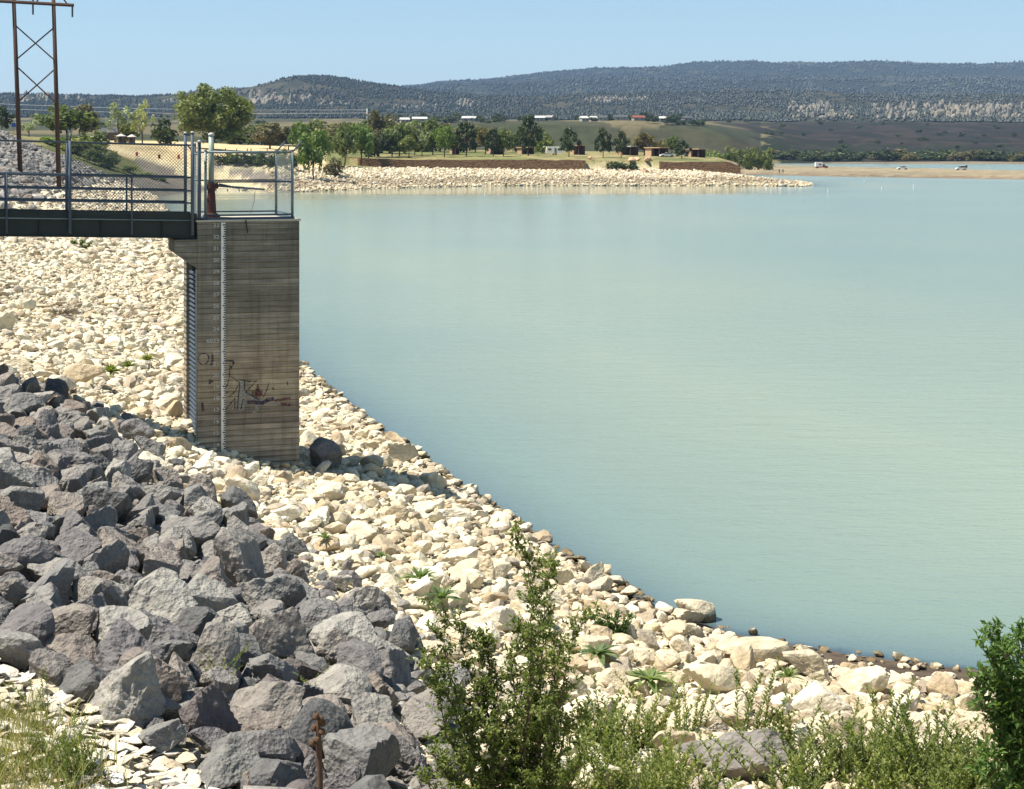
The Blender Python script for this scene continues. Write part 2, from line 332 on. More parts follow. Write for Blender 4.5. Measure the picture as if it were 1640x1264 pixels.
NA, NR = 620, 760
ang = np.radians(np.linspace(-25, 25, NA)); rad = np.concatenate([np.geomspace(3, 700, 430), np.geomspace(705, 14000, NR-432), [20000, 30000]]); rad = np.sort(np.concatenate([rad, [484.2, 486.5, 488.95, 489.3, 492]])); NR = len(rad)
A, R = np.meshgrid(ang, rad); X = np.tan(A)*R; Y = R+0*A; X = X.ravel(); Y = Y.ravel()
D = shore_d(X, Y); Z = height(X, Y, D); xp = CX+F*X/Y; yp = HY+(EYE-Z)*F/Y
def C(*c): return np.array(c, float)
col = np.tile(C(.60,.55,.43), (len(X), 1))
def paint(mask, c, w=1.0): 
    m = (np.asarray(mask, float)*w)[:, None]; global col; col = col*(1-m)+C(*c)*m
nz = fbm(X/3, Y/3, 4, 1); nzb = fbm(X/25, Y/40, 4, 2); nzc = fbm(X/90, Y/200, 4, 4)
dam = Y < 345
DE = eff_d(X, Y, D)
paint(dam & (DE > dark_bound(Y)+nz*1.5) & (xp < 745), (.16,.15,.14))
paint(dam & (DE > crest_d(Y)), (.38,.33,.2))
paint(dam & (DE > 34), (.13,.14,.06))
paint((Y < 20.5) & (xp < 450) & (yp > 1095+np.clip(xp-120,0,999)*.40), (.55,.50,.40))
paint((D < 1.0) & dam, (.16,.13,.10)); paint((D < 3.0+nz*1.5)&(X > 3.5)&(Y < 60), (.13,.10,.085))
fr = ~dam
paint(fr, (.26,.24,.12))
paint(fr & (nzb > .05), (.34,.30,.17))
paint(fr & (D < 38) & (Y < 489) & (xp > 430), (.55,.49,.38)); 
paint(fr & (D < 16+nz*6) & (Y < 489) & (xp > 430), (.30,.26,.20))
paint(fr & (D < 5+nz*3) & (Y < 489) & (xp > 430), (.50,.45,.35))
paint(fr & (D < 26) & (xp > 180) & (xp <= 440) & (Y < 470), (.24,.21,.20))
park = fr & (Y > 415) & (Y < 640) & (xp > 175) & (xp < 520) & (D > 22); paint(park, (.62,.50,.33))
RAMP = [wp(347,301), wp(405,305), (-64,415), (-72,470), (-98,440), (-80,395)]
ramp = fr & (poly_sd(X, Y, [(X_, Y_) for X_, Y_ in [(-66.5,418),(-56.5,398),(-52.5,404),(-57,430),(-62,450),(-70,470),(-100,470),(-101,440)]]) > -0.5)
paint(ramp, (.60,.55,.42))
lawn = fr & (Y > 489) & (Y < 620) & (xp > 520) & (xp < 1190); paint(lawn, (.21,.205,.10)); paint(lawn & (nz > .08), (.30,.26,.15)); paint(lawn & (nzb < -.1), (.15,.17,.075))
med = fr & (Y > 700) & (Y < 2200) & (xp < 1220); paint(med, (.062,.062,.038)); paint(med & (nzc > .12), (.15,.13,.08)); paint(med & (nzc < -.10), (.052,.06,.034))
scrub = fr & (Y > 1130) & (Y < 2250) & (xp > 1130); cloud_shade = np.clip(sstep(1110, 1260, xp+fbm(X/30, Y/60, 4, 6)*90)*1.0, 0, 1)*scrub  # scrub plain at right, a cloud's shadow painted into its dark ground colour
paint(cloud_shade, (.024,.019,.018), 1.0); cloud_shade = (cloud_shade > .6)*1.0; paint((cloud_shade > 0) & (nzb > .12), (.038,.031,.025)); paint((cloud_shade > 0) & (nzb < -.12), (.016,.019,.012)); paint((cloud_shade > 0) & (Y < 1500) & (nz < .05), (.015,.023,.011))
def pin(poly): return poly_sd(xp, yp, poly) > 0
low = fr & (Y > 346) & (Y < 700)
paint(low & (D < 30) & pin([(180,255),(240,262),(300,282),(350,306),(360,330),(200,330)]), (.20,.18,.17))
paint(low & pin([(335,262),(400,272),(480,280),(480,312),(405,303)]), (.22,.20,.20))
paint(low & pin([(160,228),(300,229),(330,262),(400,290),(446,306),(345,306),(318,296),(285,277),(250,262),(200,248)]), (.66,.58,.42))
paint(low & pin([(170,226),(520,228),(520,249),(470,246),(400,244),(330,262),(300,262),(200,240)]), (.62,.50,.33))
paint(low & pin([(60,232),(180,243),(222,262),(235,285),(100,280)]), (.13,.14,.06))
bar = fr & (xp > 1165) & (Y > 500) & (Y < 1130); paint(bar, (.31,.265,.20)); paint(bar & (nz > .1), (.26,.215,.16)); paint(bar & (D < 9+5*nz), (.22,.17,.13)); paint(bar & (Y > 900), (.20,.17,.14))
fo = Y > 2200; paint(fo, (.030,.036,.026)); paint(fo & (nzb > .1), (.065,.06,.045)); paint(fo & (nzb < -.15), (.03,.036,.024))
paint(fo & (Y > 4500), (.026,.035,.028)); paint(fo & (Y > 4500) & (nzc > .3), (.06,.065,.045))
ix = np.arange(NA*NR).reshape(NR, NA)
Q = np.stack([ix[:-1,:-1], ix[:-1,1:], ix[1:,1:], ix[1:,:-1]], -1).reshape(-1, 4)
k = NT('ground_surface', .95, .15); at = k.n('ShaderNodeAttribute', _attribute_name='col'); tc = k.n('ShaderNodeTexCoord')
cd = k.n('ShaderNodeCameraData') if False else None
n1 = k.noise(tc.outputs['Object'], 2.2, 6, .7); n2 = k.noise(tc.outputs['Object'], .12, 6, .7); n3 = k.noise(tc.outputs['Object'], .012, 6, .7)
c = k.mix(k.ramp(n1, [(.35, .0), (.65, 1)]), k.mix(1., at.outputs['Color'], (.62,.6,.58), 'MULTIPLY'), k.mix(1., at.outputs['Color'], (1.25,1.24,1.2), 'MULTIPLY'))
c = k.mix(k.ramp(n2, [(.35, 0), (.65, 1)]), k.mix(1., c, (.72,.74,.7), 'MULTIPLY'), k.mix(1., c, (1.18,1.16,1.1), 'MULTIPLY'))
c = k.mix(k.ramp(n3, [(.35, 0), (.65, 1)]), k.mix(1., c, (.8,.82,.8), 'MULTIPLY'), k.mix(1., c, (1.15,1.12,1.05), 'MULTIPLY'))
k.color(c); k.bump(n1, .7, .12)
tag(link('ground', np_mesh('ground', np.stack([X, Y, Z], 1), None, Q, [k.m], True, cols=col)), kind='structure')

# water
wa = np.radians(np.linspace(-27, 27, 260)); wr = np.geomspace(20, 1400, 380)
A, R = np.meshgrid(wa, wr); X = (np.tan(A)*R).ravel(); Y = R.ravel(); D = -shore_d(X, Y)
ix = np.arange(len(X)).reshape(380, 260); Q = np.stack([ix[:-1,:-1], ix[:-1,1:], ix[1:,1:], ix[1:,:-1]], -1).reshape(-1, 4)
keep = (D[Q].max(1) > -4); Q = Q[keep]
k = NT('milky_lake_water', .16, .5); k.b.inputs['IOR'].default_value = 1.33
at = k.n('ShaderNodeAttribute', _attribute_name='depth'); tc = k.n('ShaderNodeTexCoord')
big = k.noise(tc.outputs['Object'], .035, 3, .5)
wob = k.n('ShaderNodeMath', _operation='MULTIPLY_ADD'); k.l(big, wob.inputs[0]); wob.inputs[1].default_value = .16; k.l(at.outputs['Fac'], wob.inputs[2])
c = k.ramp(wob.outputs[0], [(.07, (.10,.12,.10)), (.10, (.055,.085,.11)), (.15, (.11,.16,.165)), (.28, (.18,.24,.205)), (.55, (.265,.315,.24)), (1, (.235,.295,.235))])
pat = k.noise(tc.outputs['Object'], .012, 4, .6); c = k.mix(k.ramp(pat, [(.4, 0), (.62, 1)]), k.mix(1., c, (.90,.95,.99), 'MULTIPLY'), k.mix(1., c, (1.05,1.03,.98), 'MULTIPLY')); k.color(c)
mp = k.n('ShaderNodeMapping'); mp.inputs['Scale'].default_value = (.35, 1.0, 1); mp.inputs['Rotation'].default_value = (0,0,math.radians(-8)); k.l(tc.outputs['Object'], mp.inputs[0])
r1 = k.noise(mp.outputs[0], 5.0, 4, .6); r2 = k.noise(mp.outputs[0], 1.1, 4, .55)
ad = k.n('ShaderNodeMath', _operation='MULTIPLY_ADD'); k.l(r2, ad.inputs[0]); ad.inputs[1].default_value = 2.0; k.l(r1, ad.inputs[2])
bn = k.bump(ad.outputs[0], .30, .05); ca = k.n('ShaderNodeAttribute', _attribute_name='calm')
ms = k.n('ShaderNodeMath', _operation='MULTIPLY_ADD'); k.l(ca.outputs['Fac'], ms.inputs[0]); ms.inputs[1].default_value = -.45; ms.inputs[2].default_value = .55; k.l(ms.outputs[0], bn.inputs['Strength'])
mr = k.n('ShaderNodeMath', _operation='MULTIPLY_ADD'); k.l(ca.outputs['Fac'], mr.inputs[0]); mr.inputs[1].default_value = -.11; mr.inputs[2].default_value = .16; k.l(mr.outputs[0], k.b.inputs['Roughness'])
V = np.stack([X, Y, 0*X], 1)
tag(link('water', np_mesh('water', V, None, Q, [k.m], True, fl={'depth': np.clip(np.sqrt(np.clip(D, 0, 60)/60), 0, 1)*.92, 'calm': sstep(335, 375, Y+fbm(X/60, Y/12, 4, 3)*40)*sstep(1400, 1150, CX+F*X/Y)*sstep(560,500,Y)})), kind='structure')
# ---------------------------------------------------------------- stones
def ico(level):
    bm = bmesh.new(); bmesh.ops.create_icosphere(bm, subdivisions=level, radius=1)
    V = np.array([v.co[:] for v in bm.verts]); T = np.array([[v.index for v in f.verts] for f in bm.faces]); bm.free(); return V, T
ICO = {l: ico(l) for l in (1, 2, 3, 4, 5)}
def stone(seed, level, planes=11, sharp=1.0, noise=.05, dims=(1, .8, .62)):
    r = np.random.default_rng(seed); V, T = ICO[level]
    n = r.normal(size=(planes, 3)); n /= np.linalg.norm(n, axis=1)[:, None]; h = r.uniform(.40, .98, planes)
    dot = V @ n.T; rr = np.where(dot > .05, h/np.maximum(dot, .05), 9)
    k = 34*sharp; rad = -np.log(np.exp(-k*np.minimum(rr, 1.25)).sum(1)+math.exp(-k*1.25))/k
    f = np.zeros(len(V)); a = noise
    for o in range(5 if level >= 4 else 2):
        w_ = r.normal(size=(6, 3))*(2.2*2**o); p = r.uniform(0, 6.28, 6); q_ = np.sin(V @ w_.T+p).mean(1)*2.2; f += a*(q_ if o % 2 == 0 else (.45-np.abs(q_))); a *= .6
    P = V*(rad+f)[:, None]*np.array(dims)*r.uniform(.85, 1.15, 3)
    return P/np.abs(P[:, :2]).max()
def rotz(P, a): c, s = np.cos(a), np.sin(a); return P @ np.array([[c, s, 0], [-s, c, 0], [0, 0, 1]])
def rot_rand(r, tilt):
    return np.array(Matrix.Rotation(r.uniform(0, 6.28), 3, 'Z') @ Matrix.Rotation(r.normal()*tilt, 3, 'X') @ Matrix.Rotation(r.normal()*tilt, 3, 'Y'))
def darts(sampler, radii, over=.8, tries=1, occ=None, cell=None):
    """fill with discs of the given radii, largest first; returns x, y, r"""
    radii = np.sort(radii)[::-1]; cell = cell or max(radii[0], .05)*2.0; grid = occ if occ is not None else {}
    out_ = []
    for rd in radii:
        for _ in range(tries):
            x, y = sampler()
            ci, cj = int(x//cell), int(y//cell); ok = True
            for a in (ci-1, ci, ci+1):
                for b in (cj-1, cj, cj+1):
                    for (u, v, q) in grid.get((a, b), ()):
                        if (u-x)**2+(v-y)**2 < ((rd+q)*over)**2: ok = False; break
                    if not ok: break
                if not ok: break
            if ok: grid.setdefault((ci, cj), []).append((x, y, rd)); out_.append((x, y, rd)); break
    return out_
TOW = (-8.29, 44.4)
# candidate positions in bands of depth, so that cheap numpy tests come first
def candidates(n, Y0, Y1, xl, xr, r, power=1.0):
    """points even over the ground between two sight columns, thinned with distance"""
    u = r.random(n); p = 2-power; Yv = (Y0**p+u*(Y1**p-Y0**p))**(1/p); xv = r.uniform(xl, xr, n)
    return (xv-CX)/F*Yv, Yv
def in_tower(X, Y):
    ux, uy = X-TOW[0], Y-TOW[1]; a = ux*.951+uy*.309; b = -ux*.309+uy*.951
    return (a > .05) & (a < 2.67) & (b > .05) & (b < 2.85)
class Pool:
    def __init__(s, X, Y, rad): s.X, s.Y, s.rad, s.i = X, Y, rad, 0
def fill(X, Y, rad, over, grid, cell):
    o = np.argsort(-rad); keep = []
    for i in o:
        x, y, rd = X[i], Y[i], rad[i]; ci, cj = int(x//cell), int(y//cell); ok = True
        for a in (ci-1, ci, ci+1):
            for b in (cj-1, cj, cj+1):
                for (u, v, q) in grid.get((a, b), ()):
                    if (u-x)**2+(v-y)**2 < ((rd+q)*over)**2: ok = False; break
                if not ok: break
            if not ok: break
        if ok: grid.setdefault((ci, cj), []).append((x, y, rd)); keep.append(i)
    return np.array(keep, int)
rr = np.random.default_rng(11)
DARKS, PALES = [], []           # rows x, y, r
def chipzone(X, Y, Z=None):
    x_ = CX+F*X/Y; yy = HY+(EYE-(4.15-.023*Y))*F/Y
    return (Y < 20) & (x_ < 430) & (yy > 1112+np.clip(x_-120, 0, 999)*.40)
def is_dark(X, Y, D, j): return (D > dark_bound(Y)+j*1.9+.3) & (Y < 345) & (xp_(X, Y) < 735+(Y-14)*0)
def xp_(X, Y): return CX+F*X/Y
grid = {}
# hand placed landmark stones (photo pixel of the centre of the foot, radius in metres, kind, label)
SPECIAL = [
 (130,618,.70,'pale','tan slab boulder with a flat sloping top, alone among small stones left of the tower'),
 (513,748,.62,'dark','dark brown rounded boulder beside the right corner of the concrete tower'),
 (487,588,.34,'pale','white stone at the waterline just right of the tower edge'),
 (757,795,.33,'pale','rounded pale boulder sticking out of the bank into the lake'),
 (1190,1248,.62,'dark','large blue grey boulder alone among the green weeds at the bottom edge'),
 (795,880,.30,'pale','pale pointed stone on the bank above the broken brown slab'),
 (725,838,.50,'pale','long tan slab lying on the bank near the middle of the shoreline'),
 (1098,1000,.42,'pale','lumpy white boulder highest on the bank at the start of the muddy beach'),
 (1215,1062,.62,'pale','broad smooth white boulder just above the muddy strip of beach'),
 (240,752,.48,'pale','blocky cream boulder where the dark riprap meets the pale stones'),
 (380,940,.62,'dark','big square topped grey block at the edge of the dark riprap below the tower'),
 (335,1185,.42,'dark','almost black boulder with a hollow in front, low in the riprap'),
 (300,880,.55,'dark','flat broad grey boulder in the riprap nearest the tower foot')]
for (x, y, r_, kd, lab) in SPECIAL:
    g = ray_ground(x, y); grid.setdefault((int(g.x//2.2), int(g.y//2.2)), []).append((g.x, g.y, r_))
SPX = [(ray_ground(x, y), r_, kd, lab) for (x, y, r_, kd, lab) in SPECIAL]
def batch(n, Y0, Y1, xl, xr, rmin, rmax, over, which, power=1.0, exp=2.0, dmin=-.2):
    X, Y = candidates(n, Y0, Y1, xl, xr, rr, power); D = shore_d(X, Y)
    rad = rmin+(rmax-rmin)*rr.random(n)**exp
    dk = is_dark(X, Y, eff_d(X, Y, D), rr.normal(size=n)*.6)
    D = eff_d(X, Y, D); m = (D > dmin) & (D < crest_d(Y)) & ~in_tower(X, Y) & ~chipzone(X, Y) & (dk if which == 'dark' else ~dk)
    m &= ~((X > 3.2) & (Y < 45) & (shore_d(X, Y) < np.interp(X, [3.2,5,7,12], [.1,1.3,2.3,2.4])*(1+.5*fbm(X, Y, 2, 2)) ) & (rr.random(n) < .93))
    ux, uy = X-TOW[0], Y-TOW[1]; ta = ux*.951+uy*.309; tb = -ux*.309+uy*.951; m &= ~((ta > -.6) & (ta < 3.2) & (tb > -1.8) & (tb < 1) & (rad > .15))
    X, Y, rad = X[m], Y[m], rad[m]; kp = fill(X, Y, rad, over, grid, 2.2)
    (DARKS if which == 'dark' else PALES).append(np.stack([X[kp], Y[kp], rad[kp]], 1))
# dark riprap: big, then gap fillers
batch(14000, 13.5, 45, -120, 800, .13, .40, .76, 'dark', exp=2.1)
batch(30000, 13.5, 60, -120, 800, .10, .20, .72, 'dark')
batch(15000, 13.5, 40, -120, 800, .06, .13, .80, 'dark')
# pale stones
batch(700, 14, 90, -100, 1700, .28, .48, .85, 'pale', exp=2.5)
batch(15000, 14, 110, -100, 1700, .13, .29, .74, 'pale', exp=1.7)
batch(90000, 14, 110, -100, 1700, .08, .15, .72, 'pale', exp=1.5, power=1.0)
batch(90000, 14, 60, -60, 1700, .04, .08, .8, 'pale', power=1.0)
# farther along the dam
grid2 = {}
def far_batch(n, Y0, Y1, xl, xr, rmin, rmax, over, which):
    X, Y = candidates(n, Y0, Y1, xl, xr, rr, .6); D = shore_d(X, Y); rad = rmin+(rmax-rmin)*rr.random(n)**2
    dk = is_dark(X, Y, D, rr.normal(size=n)*.8); m = (D > 0) & (D < crest_d(Y)+1) & (dk if which == 'dark' else ~dk)
    X, Y, rad = X[m], Y[m], rad[m]; kp = fill(X, Y, rad, over, grid2, 2.4)
    (DARKS if which == 'dark' else PALES).append(np.stack([X[kp], Y[kp], rad[kp]], 1))
far_batch(26000, 110, 345, -60, 330, .28, .75, .66, 'dark'); far_batch(5000, 60, 112, -60, 300, .25, .6, .7, 'dark')
far_batch(60000, 108, 345, -60, 330, .18, .5, .68, 'pale')
DARKS = np.concatenate(DARKS); PALES = np.concatenate(PALES)

def bake(rows, mat, name, label, cat, lift=.35, tilt=.25, dims=(1,.8,.62), seed=0, bias=None):
    """many small stones as one mesh; level of detail by size in the picture"""
    r = np.random.default_rng(seed+99)
    pxs = rows[:, 2]*F/rows[:, 1]; VV, TT, RN, off = [], [], [], 0
    zz = height(rows[:, 0], rows[:, 1])
    for lv, lo, hi in ((1, 0, 5.5), (2, 5.5, 20), (3, 20, 999)):
        bases = [stone(seed+17*i+lv, lv, 8 if lv == 1 else 9, 1.0, .03, dims) for i in range(14)]; T = ICO[lv][1]; nb = len(bases[0])
        idx = np.nonzero((pxs >= lo) & (pxs < hi))[0]
        if not len(idx): continue
        V = np.empty((len(idx), nb, 3), np.float32)
        for q, i in enumerate(idx):
            P = bases[r.integers(14)] @ rot_rand(r, tilt)*rows[i, 2]*1.15*np.array([1, 1, r.uniform(.7, 1.2)])
            V[q] = P+np.array([rows[i, 0], rows[i, 1], zz[i]+rows[i, 2]*lift*r.uniform(.5, 1.3)])
        VV.append(V.reshape(-1, 3)); TT.append((T[None]+(np.arange(len(idx))*nb)[:, None, None]+off).reshape(-1, 3)); off += len(idx)*nb
        rv = r.random(len(idx)); rv = rv if bias is None else np.where(bias[idx] > 0, .84+.16*rv, rv*.9); RN.append(np.repeat(rv, nb))
    me = np_mesh(name, np.concatenate(VV), np.concatenate(TT), None, [mat], False, fl={'rnd': np.concatenate(RN)})
    return tag(link(name, me), label, cat, None, 'stuff')
def split_big(rows, n):
    x = CX+F*rows[:, 0]/rows[:, 1]; y = HY+(EYE-height(rows[:, 0], rows[:, 1])-rows[:, 2]*.4)*F/rows[:, 1]
    vis = (x > -20) & (x < 1660) & (y > 0) & (y < 1275); s = np.where(vis, rows[:, 2]/rows[:, 1], 0)
    o = np.argsort(-s); return rows[o[:n]], rows[o[n:]]
dbig, dsmall = split_big(DARKS, 285); pbig, psmall = split_big(PALES, 285)
bake(dsmall, M['dark_a'], 'dark_riprap', 'smaller dark grey rubble packed between the boulders of the dam slope', 'riprap', .4, .5, (1,.85,.7), 3)
bake(psmall, M['pale_a'], 'pale_cobbles', 'cream coloured cobbles covering the lower dam slope down to the water', 'cobbles', .35, .35, (1,.8,.55), 5)
DV = [np_mesh('dark_boulder', stone(100+i, 5 if i < 12 else 4, 9+i % 5, 3.6, .055, (1,.80,.72)), ICO[5 if i < 12 else 4][1], None, [M['dark_o']], False) for i in range(22)]
PV = [np_mesh('pale_boulder', stone(300+i, 4, 9+i % 4, 2.0, .04, (1,.8,.62)), ICO[4][1], None, [M['pale_o']], False) for i in range(20)]
def put_stone(me, x, y, r_, rnd, lift, tilt, name, label, cat, group=None, z=None):
    o = link(name, me); o.location = (x, y, (H1(x, y) if z is None else z)+r_*lift)
    o.rotation_euler = (rnd.normal()*tilt, rnd.normal()*tilt, rnd.uniform(0, 6.28)); o.scale = (r_*rnd.uniform(.92,1.1), r_*rnd.uniform(.9,1.1), r_*rnd.uniform(.8,1.15))
    return tag(o, label, cat, group)
zb = height(dbig[:, 0], dbig[:, 1])
for (x, y, r_), z in zip(dbig, zb): put_stone(DV[rr.integers(22)], x, y, r_*1.25, rr, .42, .5, 'dark_boulder', 'dark grey angular boulder packed in the riprap of the dam slope', 'boulder', 'dark boulders of the riprap', z)
zb = height(pbig[:, 0], pbig[:, 1])
for (x, y, r_), z in zip(pbig, zb): put_stone(PV[rr.integers(20)], x, y, r_*1.2, rr, .36, .3, 'pale_boulder', 'cream coloured boulder lying among the cobbles of the lower bank', 'boulder', 'pale boulders of the lower bank', z)
for i, (g, r_, kd, lab) in enumerate(SPX):
    o = put_stone((DV if kd == 'dark' else PV)[(i*5+2) % 20], g.x, g.y, r_, rr, .4, .12, ('dark' if kd == 'dark' else 'pale')+'_boulder', lab, 'boulder', None, g.z)
    if 'broad' in lab or 'long' in lab or 'large' in lab: o.scale = (r_*1.35, r_*1.0, r_*.8); o.rotation_euler = (0, 0, .2)
# chips of pale stone at the foot of the grass, lower left
n = 26000; X = rr.uniform(-6.6, -1.6, n); Y = rr.uniform(13.8, 20, n); x_ = CX+F*X/Y; yy = HY+(EYE-height(X, Y))*F/Y
m = chipzone(X, Y); rows = np.stack([X[m], Y[m], rr.uniform(.03, .13, m.sum())], 1)
kp = fill(rows[:, 0], rows[:, 1], rows[:, 2], .55, {}, .4)
bake(rows[kp], M['chip_a'], 'stone_chips', 'flat pale chips of stone spilling beside the grass over the dark boulders', 'stone chips', .7, .22, (1,.62,.15), 9)
# peninsula shore stones and wet gravel
n = 90000; X, Y = candidates(n, 385, 492, 430, 1320, rr, 1.0); D = shore_d(X, Y)
xx = CX+F*X/Y; rad = .14+.42*rr.random(n)**3; m = (D > .3) & (D < 40) & (Y < 488.5)
dens = np.where(D < 4, .9, np.where(D < 18, .35, .95)); m &= rr.random(n) < dens
rows = np.stack([X[m], Y[m], rad[m]], 1); kp = fill(rows[:, 0], rows[:, 1], rows[:, 2], .7, {}, 3)
bake(rows[kp], M['pale_a'], 'shore_stones', 'band of pale tumbled stones along the far shore below the long wall', 'stones', .5, .4, (1,.8,.7), 21, (lambda dd: ((dd > 3)&(dd < 17+rr.normal(size=len(dd))*4)&(rr.random(len(dd)) < .8))*1)(shore_d(rows[kp][:, 0], rows[kp][:, 1])))
# ---------------------------------------------------------------- concrete intake tower
EX = Vector((.951, .309, 0)); EY = Vector((-.309, .951, 0)); TH = math.atan2(.309, .951)
ZT = 8.06; ZB = .4; TW, TD = 2.72, 2.9
LX, LY = TOW
def concrete():
    k = NT('board_marked_concrete', .93, .2); tc = k.n('ShaderNodeTexCoord'); o = tc.outputs['Object']
    sp = k.n('ShaderNodeSeparateXYZ'); k.l(o, sp.inputs[0])
    zz = k.n('ShaderNodeMath', _operation='MULTIPLY'); k.l(sp.outputs[2], zz.inputs[0]); zz.inputs[1].default_value = 1/.148
    fl = k.n('ShaderNodeMath', _operation='FLOOR'); k.l(zz.outputs[0], fl.inputs[0])
    fr = k.n('ShaderNodeMath', _operation='FRACT'); k.l(zz.outputs[0], fr.inputs[0])
    wn = k.n('ShaderNodeTexWhiteNoise', _noise_dimensions='1D'); k.l(fl.outputs[0], wn.inputs['W'])
    mp = k.n('ShaderNodeMapping'); mp.inputs['Scale'].default_value = (.7, .7, 9); k.l(o, mp.inputs[0])
    mv = k.n('ShaderNodeMapping'); mv.inputs['Scale'].default_value = (3.2, 3.2, .22); k.l(o, mv.inputs[0])
    streak = k.noise(mp.outputs[0], 1.3, 6, .62); blot = k.noise(o, .9, 6, .62); fine = k.noise(o, 30, 4, .7); vert = k.noise(mv.outputs[0], 1.6, 5, .6)
    hgt = k.n('ShaderNodeMapRange'); k.l(sp.outputs[2], hgt.inputs[0]); hgt.inputs[1].default_value = 1.0; hgt.inputs[2].default_value = 8.1
    base = k.ramp(hgt.outputs[0], [(0, (.37,.335,.27)), (.20, (.40,.36,.30)), (.27, (.33,.29,.25)), (.36, (.45,.39,.29)), (.48, (.42,.36,.28)), (.60, (.30,.28,.235)), (1, (.235,.23,.20))])
    brd = k.ramp(wn.outputs['Value'], [(0, .80), (1, 1.18)]); c = k.mix(1., base, brd, 'MULTIPLY')
    c = k.mix(k.ramp(streak, [(.35, 0), (.65, 1)]), k.mix(1., c, (.70,.69,.70), 'MULTIPLY'), k.mix(1., c, (1.2,1.18,1.12), 'MULTIPLY'))
    c = k.mix(k.ramp(blot, [(.42, 0), (.6, 1)]), c, k.mix(1., c, (.72,.72,.74), 'MULTIPLY'))
    c = k.mix(k.ramp(vert, [(.5, 0), (.7, .8)]), c, k.mix(1., c, (.62,.62,.58), 'MULTIPLY'))
    c = k.mix(k.ramp(fine, [(.4, 0), (.7, .5)]), c, k.mix(1., c, (.7,.7,.7), 'MULTIPLY'))
    joint = k.ramp(fr.outputs[0], [(0, .14), (.13, .8), (.24, 1), (.86, 1), (1, 1.7)]); c = k.mix(.9, c, k.mix(1., c, joint, 'MULTIPLY'))
    k.color(c)
    h = k.n('ShaderNodeMath', _operation='MULTIPLY_ADD'); k.l(wn.outputs['Value'], h.inputs[0]); h.inputs[1].default_value = .8; k.l(streak, h.inputs[2])
    h2 = k.n('ShaderNodeMath', _operation='MULTIPLY_ADD'); k.l(fine, h2.inputs[0]); h2.inputs[1].default_value = .3; k.l(h.outputs[0], h2.inputs[2])
    h3 = k.n('ShaderNodeMath', _operation='MULTIPLY_ADD'); k.l(joint, h3.inputs[0]); h3.inputs[1].default_value = 1.0; k.l(h2.outputs[0], h3.inputs[2])
    k.bump(h3.outputs[0], .9, .025); return k.m
M['conc'] = concrete(); M['concb'] = plain('bare_concrete', (.46,.43,.36), .9, .2, 0, .2, 3, .4)
tower = empty('intake_tower', (LX, LY, 0), TH)
tag(tower, 'tall board marked concrete gate tower standing in the stones at the end of the footbridge', 'tower')
T0 = lambda x, y, z: (x, y, z)
# body as walls round a shaft, open slot in the side that faces the bank
b = MB(); sx, s0, s1, sz = .55, .30, 2.35, 6.9     # slot depth, start, end, head
b.box((sx, 0, ZB), (TW, TD, ZT)); b.box((0, 0, ZB), (sx-.0, s0, ZT)); b.box((0, s1, ZB), (sx, TD, ZT)); b.box((0, s0, sz), (sx, s1, ZT))
b.build('body', M['conc'], tower, bevel=.018)
b = MB(); b.box((-.03, -.03, ZT), (TW+.03, TD+.03, ZT+.05)); b.build('coping', M['concb'], tower)
b = MB(); b.prism([(-.58, 7.60), (-.003, 7.60), (-.003, 6.85), (-.58, 7.28)], .02, 1.62); b.build('corbel', M['conc'], tower)
b = MB(); b.box((-.012, .06, 1.5), (-.002, s0-.04, sz-.1)); b.build('sunlit_corner_strip', M['concb'], tower)  # paler strip added so the colour carries the sunlit front corner edge
b = MB()
for i in range(36): b.box((.08, s0+.02, 2.2+i*.125), (.14, s1-.02, 2.25+i*.125))
for y in (s0+.1, (s0+s1)/2, s1-.1): b.box((.14, y-.03, 1.2), (.19, y+.03, 6.75))
b.build('trash_rack', M['steel'], tower)
b = MB()
for i in range(5): b.box((-.30, .28+0*i, 7.62+.085*i), (-.02, .42, 7.65+.085*i))
b.box((-.31, .27, 7.60), (-.27, .43, 8.05)); b.box((-.05, .27, 7.60), (-.01, .43, 8.05)); b.build('step_bars', M['steel'], tower)
# graduated gauge board with numbers
gx = .68
gd = MB(); gd.box((gx-.055, -.03, 1.95), (gx+.055, -.004, ZT-.02)); gauge = gd.build('gauge_board', M['white'], tower)
gt = MB(); z = ZT-.08; i = 0
while z > 2.05:
    L = .075 if i % 5 == 0 else .05; gt.box((gx+.058-L, -.036, z-.016), (gx+.056, -.031, z+.016)); z -= .0610; i += 1
gt.build('graduations', M['black'], gauge)
def text_mesh(txt, size):
    cu = bpy.data.curves.new('t', 'FONT'); cu.body = txt; cu.size = size; cu.align_x = 'RIGHT'; cu.extrude = .002
    o = bpy.data.objects.new('t', cu); COL.objects.link(o); dg = bpy.context.evaluated_depsgraph_get(); me = bpy.data.meshes.new_from_object(o.evaluated_get(dg))
    bpy.data.objects.remove(o); V = np.array([v.co[:] for v in me.vertices]); Fs = [list(p.vertices) for p in me.polygons]; return V, Fs
nm = MB()
for j in range(20):
    n_ = 33-j; zc = ZT-.12-j*.3048
    txt = '6023' if n_ == 23 else str(n_); V, Fs = text_mesh(txt, .15); V = np.stack([V[:, 0]*1.15+gx-.10, -.006-V[:, 2], V[:, 1]+zc-.02], 1)
    for f_ in Fs:
        if len(f_) == 3: nm.T.append(np.array([f_])+nm.n); nm.tm.append(0)
        elif len(f_) == 4: nm.Q.append(np.array([f_])+nm.n); nm.qm.append(0)
        else:
            for q in range(1, len(f_)-1): nm.T.append(np.array([[f_[0], f_[q], f_[q+1]]])+nm.n); nm.tm.append(0)
    nm.V.append(V); nm.n += len(V)
nm.build('gauge_numerals', M['numeral'], tower)
